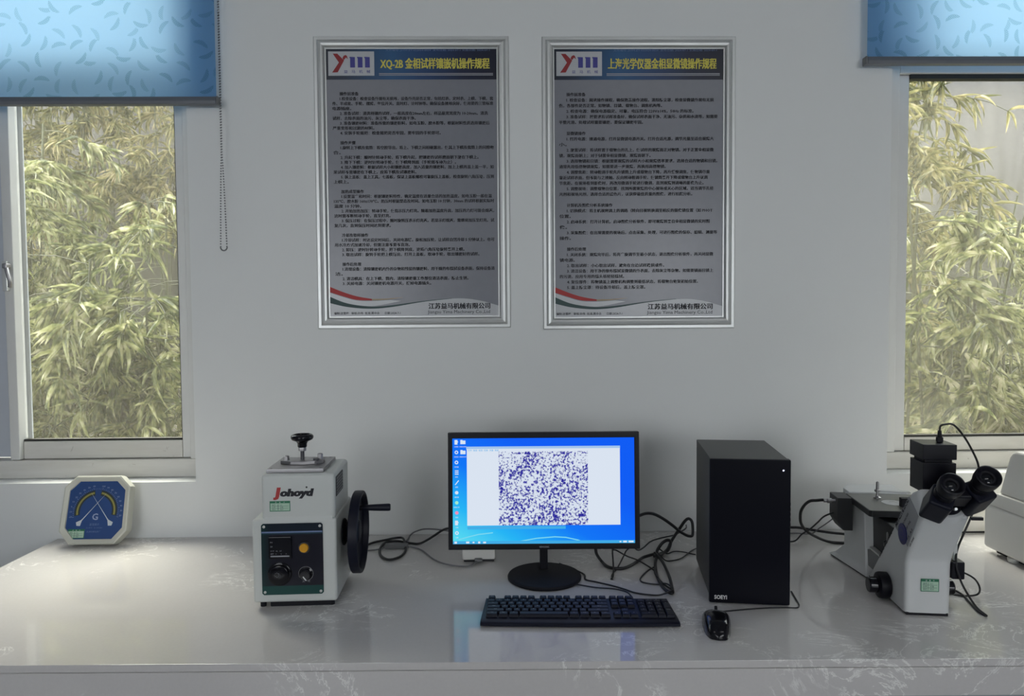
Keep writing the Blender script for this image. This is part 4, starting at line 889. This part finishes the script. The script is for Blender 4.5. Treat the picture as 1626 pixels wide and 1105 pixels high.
    # camera cable (world points turned into local ones)
    Mi = (Matrix.Translation((.911, -.667, CZ)) @ Matrix.Rotation(R(-8), 4, 'Z')).inverted()
    P = [Mi @ Vector(p) for p in [(1.081, -.652, 1.150), (1.090, -.641, 1.108), (1.086, -.638, 1.057), (1.074, -.639, 1.022), (1.054, -.645, .986), (1.034, -.660, .966), (1.020, -.674, .948), (1.016, -.685, .922), (1.024, -.688, .894), (1.045, -.68, .862), (1.066, -.68, .832), (1.0870, -.682, .8145), (1.0840, -.662, .8140), (1.099, -.605, .8140), (1.113, -.548, .8140), (1.10, -.47, .8150)]]
    top = [Vector((.0625, -.009, .420)), Vector((.0640, -.009, .432)), Vector((.0770, -.002, .4350)), Vector((.0985, .009, .4330)), Vector((.1230, .020, .4100)), Vector((.1450, .029, .3790))]
    k = MB(); k.tube(top + P, .0023, 8); k.build('camera_cable', M['cable'], t)
    P = [Mi @ Vector(p) for p in [(1.034, -.600, .893), (1.052, -.592, .890), (1.067, -.588, .885), (1.092, -.591, .880), (1.118, -.592, .865), (1.132, -.590, .843), (1.142, -.570, .820), (1.123, -.566, .8140), (1.100, -.560, .8140), (1.070, -.548, .8140)]]
    k = MB(); k.tube(P, .0022, 8); k.build('side_cable', M['cable'], t)
M['stage'] = plain('stage_grey_top', (.11, .11, .102, 1), .35, 0, .05, 30)
M['lens'] = plain('eyepiece_lens', (.004, .005, .008, 1), .04)
microscope()

# ------------------------------------------------------------------ white instrument case at the right edge
def instrument():
    t = thing('covered_instrument', 'large white instrument housing with sloping lid at the right edge', 'instrument', (1.384, -.228, CZ))
    D = .50; W = .46
    MB().box(0, W, -D, 0, .014, .140, .010, 3).build('lower_case', M['case_white'], t)
    MB().prism([(-D, .140), (-D, .165), (-D + .02, .178), (-.047, .178), (-.036, .170), (-.012, .142), (-.010, .139)], 'x', .0, W, .004, 2).build('shoulder', M['case_white'], t)
    MB().prism([(-D + .03, .176), (-D + .03, .285), (-D + .06, .310), (-.118, .310), (-.100, .303), (-.088, .288), (-.050, .176)], 'x', .006, W - .006, .010, 3).build('lid', M['case_white'], t)
    MB().box(.02, W - .02, -D + .02, -.03, .004, .016).build('base_pan', M['black_matt'], t)
    for x in (.018, W - .04):
        for y in (-.102, -D + .06): MB().lathe([(.014, 0), (.016, .003), (.016, .012), (.012, .0145)], (x, y, 0), (0, 0, 1), 20).build('foot', M['alu'], t)
instrument()
def trunk():
    t = thing('white_box', 'small white box on the counter between microscope and instrument housing', 'box', (1.400, -.062, CZ))
    MB().box(0, .125, 0, .055, .004, .078, .004).build('body', M['case_white'], t)
    MB().box(.002, .123, .002, .053, 0, .006).build('base', M['black_matt'], t)
trunk()

# ------------------------------------------------------------------ adapter under the monitor
def adapter():
    t = thing('power_adapter', 'white power adapter lying behind the monitor foot', 'adapter', (-.108, -.272, CZ), (0, 0, R(2)))
    MB().box(0, .092, 0, .060, .006, .036, .005, 3).build('body', M['case_white'], t)
    MB().box(.004, .088, .003, .057, .0, .008, .002).build('base', M['grey_dark'], t)
    MB().box(.034, .056, -.012, .004, .003, .012, .003).build('cord_grip', M['grey_plastic'], t)
adapter()

# ------------------------------------------------------------------ cables
def cable(label, runs, r, mat='cable', name='cable', cat='cable', group='loose cables on the counter'):
    """One mesh cable per thing; several runs only where a cable leaves and re-enters a bundle."""
    m = MB()
    for p in runs: m.tube(p, r)
    return tag(m.build(name, M[mat], None, 60), label, cat, group)
cable('black power cord looped once on the counter beside the handwheel', [[(-.46, -.356, .8155), (-.42, -.20, .8155), (-.396, -.11, .8155), (-.354, -.075, .8165), (-.314, -.065, .8205), (-.296, -.080, .8205), (-.282, -.141, .816), (-.278, -.188, .8155), (-.288, -.231, .8155), (-.314, -.252, .8155), (-.339, -.224, .8155), (-.352, -.179, .8155), (-.355, -.126, .8155), (-.345, -.090, .8155), (-.317, -.080, .8145), (-.296, -.088, .8145), (-.272, -.105, .8155), (-.246, -.113, .816), (-.224, -.10, .822), (-.2, -.11, .839), (-.174, -.12, .858), (-.15, -.14, .869), (-.102, -.18, .876), (-.05, -.26, .92), (-.02, -.352, .95)]], .0036, name='mains_cable')
g = thing('grey_cord', 'grey cord with an inline adapter lying between press and monitor', 'cord', (0, 0, CZ))
gm = MB(); gm.tube([(-.43, -.17, .003), (-.362, -.158, .003), (-.342, -.142, .004)], .0022); gm.tube([(-.276, -.139, .004), (-.262, -.140, .003), (-.231, -.169, .003), (-.187, -.254, .003), (-.14, -.300, .003), (-.09, -.310, .003), (-.068, -.284, .006)], .0022); gm.build('cord', M['cable_grey'], g)
MB().box(-.343, -.276, -.150, -.128, 0, .014, .003).build('inline_adapter', M['grey_plastic'], g)
cable('thin grey cord arched against the wall left of the monitor', [[(-.290, -.08, .8140), (-.285, -.061, .8145), (-.281, -.030, .818), (-.265, -.02, .826), (-.236, -.02, .833), (-.193, -.02, .830), (-.148, -.02, .823), (-.09, -.04, .8145)]], .0022, 'cable_grey', 'wall_cord', 'cord')
cable('thick black video cable arching from the monitor, looping beside the tower', [[(.330, -.352, .935), (.365, -.30, .941), (.38, -.295, .943), (.395, -.291, .947), (.41, -.286, .947), (.428, -.282, .942), (.452, -.277, .928), (.479, -.273, .908), (.497, -.268, .892), (.513, -.264, .881), (.526, -.259, .874), (.537, -.255, .873), (.541, -.25, .881), (.541, -.245, .905), (.537, -.241, .915), (.530, -.236, .916), (.521, -.232, .906), (.509, -.227, .885), (.497, -.223, .865), (.486, -.218, .843), (.479, -.214, .824), (.464, -.227, .8165), (.446, -.254, .8165), (.434, -.27, .8165)]], .0042, name='video_cable')
cable('black cable hanging under the monitor in a shallow arc into the tangle', [[(.254, -.352, .895), (.256, -.30, .871), (.26, -.296, .853), (.263, -.296, .838), (.276, -.296, .8185), (.287, -.332, .8160), (.303, -.348, .8160), (.328, -.348, .8160), (.352, -.326, .8160), (.377, -.294, .8165), (.396, -.27, .8180), (.419, -.262, .8220), (.438, -.249, .8220), (.443, -.24, .829), (.455, -.24, .847), (.47, -.24, .857), (.48, -.24, .853), (.478, -.24, .838), (.47, -.24, .825), (.45, -.255, .8240), (.425, -.28, .8240)]], .0042, name='mains_cable')
cable('black cable lying in a long narrow loop behind the keyboard', [[(.436, -.262, .8240), (.418, -.329, .8160), (.407, -.392, .8155), (.402, -.451, .8155), (.404, -.5, .8155), (.411, -.522, .8155), (.418, -.524, .8155), (.424, -.494, .8155), (.434, -.43, .8155), (.440, -.37, .8155), (.440, -.305, .8220), (.430, -.262, .8280)]], .0040, name='looped_cable')
cable('thin black cable rising from the tangle towards the tower top loop', [[(.320, -.352, .930), (.345, -.335, .890), (.373, -.30, .850), (.396, -.274, .847), (.421, -.249, .856), (.453, -.223, .857), (.5, -.20, .859), (.527, -.18, .864), (.545, -.16, .867), (.556, -.12, .864)]], .0020, name='thin_cable')
cable('thin black lead dangling straight down below the monitor', [[(.302, -.352, .885), (.302, -.332, .869), (.301, -.332, .852), (.302, -.34, .822), (.292, -.40, .8150), (.283, -.424, .8145)]], .0022, name='thin_lead')
cable('thin black lead slanting below the monitor to the counter', [[(.345, -.352, .875), (.337, -.333, .857), (.332, -.333, .846), (.313, -.341, .8150), (.291, -.39, .8140), (.2865, -.424, .8140)]], .0019, name='thin_lead')
cable('thin black cable with a pointed bend left of the narrow loop', [[(.300, -.352, .880), (.308, -.31, .854), (.317, -.30, .849), (.345, -.30, .833), (.376, -.302, .8210), (.403, -.348, .8150), (.408, -.372, .8145), (.412, -.34, .8145), (.388, -.368, .8145), (.362, -.415, .8145), (.357, -.442, .8145), (.37, -.457, .8145), (.394, -.465, .8145), (.412, -.476, .8205), (.420, -.497, .8210), (.4145, -.515, .8220)]], .0021, name='thin_cable')
cable('thin black cable from the monitor foot along the keyboard back to the loop', [[(.16, -.300, .8145), (.215, -.38, .8145), (.217, -.423, .8145), (.241, -.442, .8145), (.277, -.468, .8145), (.307, -.496, .8145), (.326, -.517, .8145), (.354, -.531, .8145), (.383, -.535, .8145), (.408, -.531, .8210), (.419, -.522, .8215), (.416, -.484, .8145), (.408, -.448, .8145), (.40, -.41, .8225), (.41, -.36, .8225)]], .0022, name='thin_cable')
cable('thin black lead curving behind the tangle to the tower back', [[(.45, -.235, .8300), (.472, -.228, .8145), (.497, -.211, .8145), (.522, -.216, .8145), (.545, -.236, .8145), (.552, -.24, .8145)]], .0018, name='thin_lead')
cable('thin black lead sagging on the counter from tangle to tower side', [[(.422, -.240, .8145), (.437, -.272, .8280), (.455, -.284, .8145), (.469, -.29, .8145), (.499, -.274, .8145), (.524, -.242, .8145), (.55, -.205, .8145), (.575, -.18, .8145)]], .0018, name='thin_lead')
cable('thick black cord along the wall from tower to microscope, upper one', [[(.700, -.15, .840), (.80, -.09, .842), (.871, -.075, .842), (.89, -.075, .840), (.913, -.075, .839), (.942, -.075, .834), (.964, -.075, .830), (.989, -.08, .827), (1.017, -.085, .824), (1.048, -.09, .822), (1.12, -.10, .8155)]], .0040, name='mains_cable')
cable('thick black cord bowing from the microscope lamp down to the counter', [[(.878, -.329, .9870), (.866, -.322, .986), (.874, -.318, .9865), (.868, -.30, .981), (.860, -.282, .975), (.853, -.265, .961), (.849, -.249, .94), (.853, -.233, .918), (.862, -.217, .894), (.880, -.201, .871), (.902, -.185, .854), (.925, -.168, .840), (.956, -.152, .8240), (.983, -.149, .8160), (1.008, -.155, .8155), (1.05, -.16, .8155)]][0:0] or [[(.8885, -.3275, .9868), (.880, -.318, .9868), (.870, -.300, .981), (.860, -.282, .975), (.853, -.265, .961), (.849, -.249, .94), (.853, -.233, .918), (.862, -.217, .894), (.880, -.201, .871), (.902, -.185, .854), (.925, -.168, .840), (.956, -.152, .8240), (.983, -.149, .8160), (1.008, -.155, .8155), (1.05, -.16, .8155)]], .0042, name='lamp_cord')
cable('thin black lead slanting from the microscope lamp box towards the tower', [[(.922, -.33, .960), (.898, -.292, .936), (.894, -.253, .906), (.888, -.215, .875), (.882, -.177, .850), (.875, -.145, .8200), (.85, -.135, .8140), (.80, -.15, .8140)]], .0024, name='thin_lead')
cable('thin grey lead slanting down behind the microscope', [[(.99, -.19, .917), (.963, -.172, .884), (.948, -.144, .857), (.936, -.116, .832), (.918, -.060, .8170), (.890, -.050, .8140), (.85, -.055, .8140)]], .0018, 'cable_grey', 'thin_lead')

# ------------------------------------------------------------------ outdoors: ground, far wall, bamboo
tag(MB().box(-7, 7, .24, 4.4, -.30, -.02).build('ground', M['soil'], smooth=0), kind='structure')
def bank():
    m = MB(); m.prism([(1.5, -.02), (3.9, -.02), (3.9, .75), (2.6, .55)], 'x', -7, 7); return tag(m.build('soil_bank', M['soil'], smooth=0), kind='structure')
bank()
tag(MB().box(-7, 7, 3.9, 4.1, -.02, 3.6).build('boundary_wall', M['outwall'], smooth=0), kind='structure')

def leaf_template(droop, fold, seg=(0, .1, .32, .62, .86, 1)):
    wd = (.10, .62, 1, .82, .42, .02); V = []; F = []
    for t_, w in zip(seg, wd):
        x = t_ * (1 - .12 * droop * t_); z = -droop * t_ * t_ * .55
        V += [(x, -w / 2, z + fold * w), (x, 0, z), (x, w / 2, z + fold * w)]
    for i in range(len(seg) - 1):
        a = i * 3; F += [(a, a + 3, a + 4, a + 1), (a + 1, a + 4, a + 5, a + 2)]
    return V, F
TEMPL = [leaf_template(d, .12) for d in (.15, .5, .95, 1.4)]
LEAFMESH = {}
def leaf_mesh(k, mat):
    if (k, mat) not in LEAFMESH:
        V, F = TEMPL[k]; me = bpy.data.meshes.new('leaf'); me.from_pydata(V, [], F); me.materials.append(M[mat])
        me.polygons.foreach_set('use_smooth', [True] * len(me.polygons)); LEAFMESH[(k, mat)] = me
    return LEAFMESH[(k, mat)]
def seen(p):
    """True when a straight line from the room's viewpoint to p passes through one of the two windows."""
    f = 2.35 / (p.y + 2.26); x = p.x * f; z = 1.489 + (p.z - 1.489) * f
    return (-1.57 < x < -1.0 or 1.28 < x < 1.72) and 1.06 < z < 2.27
def bamboo(x, y, h, n_culm, spread, n_br, z0, label, mat='leaf', big=300, size=1.0, lean=-.25, sprays=6, side=1):
    t = thing('bamboo_plant', label, 'bamboo', (x, y, -.02 if y < 1.5 else (.55 * (y - 1.5) / 1.1 if y < 2.6 else .55 + .2 * (y - 2.6) / 1.3) - .05), (0, 0, 0), 'bamboo plants outside the windows')
    g0 = t.location.z; leaves = []
    twig = MB()
    for c in range(n_culm):
        bx, by = random.uniform(-spread, spread), random.uniform(-.12, .12); hh = h * random.uniform(.8, 1.05)
        dx, dy = random.uniform(-.25, .25), lean * random.uniform(.4, 1.1)
        pts = [Vector((bx + dx * u * u * hh / 2.5, by + dy * u * u * hh / 2.5, u * hh)) for u in [i / 7 for i in range(8)]]
        MB().tube(pts, .0055 * size, 7, 3).build('culm', M['culm'], t)
        for k in range(n_br):
            u = 1 - random.random() ** .85 * (1 - z0) if k else .985; f = u * 7; i = min(int(f), 6); p = pts[i].lerp(pts[i + 1], f - i)
            az = random.uniform(0, 2 * math.pi); L = random.uniform(.22, .55) * size
            d = Vector((math.cos(az), math.sin(az) - .25, random.uniform(.1, .7))).normalized(); q = [p]
            for s_ in range(4): d = (d + Vector((0, 0, -.28))).normalized(); q.append(q[-1] + d * L / 4)
            if y + q[-1].y < .55: continue
            twig.tube(q, .0022 * size, 4, 1)
            for s_ in range(sprays):
                a = random.uniform(.3, 1) if s_ else 1.0; f2 = a * 4; i2 = min(int(f2), 3); b0 = q[i2].lerp(q[i2 + 1], f2 - i2)
                for kk in range(random.randint(4, 6)):
                    az2 = az + random.uniform(-1.5, 1.5); pitch = random.uniform(-1.15, .25)
                    dd = Vector((math.cos(az2) * math.cos(pitch), math.sin(az2) * math.cos(pitch), math.sin(pitch)))
                    ll = random.uniform(.09, .19) * size; ww = ll * random.uniform(.078, .115)
                    qt = dd.to_track_quat('X', 'Z').to_matrix() @ Matrix.Rotation(random.uniform(-.9, .9), 3, 'X')
                    Mx = Matrix.Translation(b0) @ (qt @ Matrix.Diagonal((ll, ww, ll * .8))).to_4x4()
                    if y + (Mx @ Vector((1, 0, 0))).y < .40: continue
                    leaves.append((b0, Mx, random.choice((0, 1, 1, 2, 2, 3))))
    twig.build('twigs', M['culm'], t)['kind'] = 'stuff'
    o3 = Vector((x, y, g0))
    leaves.sort(key=lambda l: (not seen(l[0] + o3), l[0].y))
    nb = min(big, sum(1 for l in leaves if seen(l[0] + o3)))
    for b0, Mx, k in leaves[:nb]:
        o = bpy.data.objects.new('leaf', leaf_mesh(k, mat)); COL.objects.link(o); o.parent = t; o.matrix_local = Mx
    V, F = [], []
    for b0, Mx, k in leaves[nb:]:
        tv, tf = TEMPL[k]; n = len(V); V += [Mx @ Vector(v) for v in tv]; F += [tuple(n + i for i in f) for f in tf]
    if V:
        me = bpy.data.meshes.new('foliage'); me.from_pydata(V, [], F); me.materials.append(M[mat]); me.polygons.foreach_set('use_smooth', [True] * len(me.polygons))
        o = bpy.data.objects.new('foliage', me); COL.objects.link(o); o.parent = t; o['kind'] = 'stuff'
    return t
# left window
bamboo(-2.05, 1.0, 1.78, 5, .17, 15, .56, 'near bamboo with drooping leaves at the left of the left window', big=260, size=1.0, sprays=5)
bamboo(-1.62, 1.15, 1.74, 5, .15, 15, .58, 'near bamboo with drooping leaves at the right of the left window', big=260, size=1.0, sprays=5)
bamboo(-1.78, 1.75, 2.35, 2, .08, 9, .72, 'slim pale bamboo spray above the near bamboo, right side of the left window', big=150, size=1.05, sprays=5)
bamboo(-2.75, 2.0, 2.3, 5, .26, 14, .55, 'bamboo behind the near row, left side of the left window', big=80)
bamboo(-3.15, 3.0, 3.7, 8, .45, 24, .45, 'rearmost yellowish bamboo by the boundary wall, far left', 'leaf_dry', big=0, size=.85)
bamboo(-2.35, 3.15, 3.7, 8, .45, 24, .45, 'rearmost yellowish bamboo by the boundary wall behind the left window', 'leaf_dry', big=0, size=.85)
# right window
bamboo(1.95, .95, 2.25, 5, .14, 15, .42, 'near bamboo dense with pale leaves at the left of the right window', big=300, size=1.1, sprays=5)
bamboo(2.28, 1.15, 1.62, 5, .16, 13, .50, 'near low bamboo with drooping leaves at the right edge of the right window', big=220, size=1.1, sprays=5)
bamboo(2.25, 1.9, 3.2, 6, .14, 18, .42, 'taller yellowish bamboo farther back in the right window', 'leaf_dry', big=200, sprays=5)
bamboo(3.3, 2.6, 1.9, 4, .25, 10, .40, 'farther low bamboo beyond the right edge of the right window', big=30)
bamboo(2.55, 3.2, 2.2, 4, .35, 9, .40, 'rearmost hazy bamboo by the boundary wall behind the right window', big=0, size=1.0)

bpy.data.objects.remove(_to); bpy.data.curves.remove(_tc)
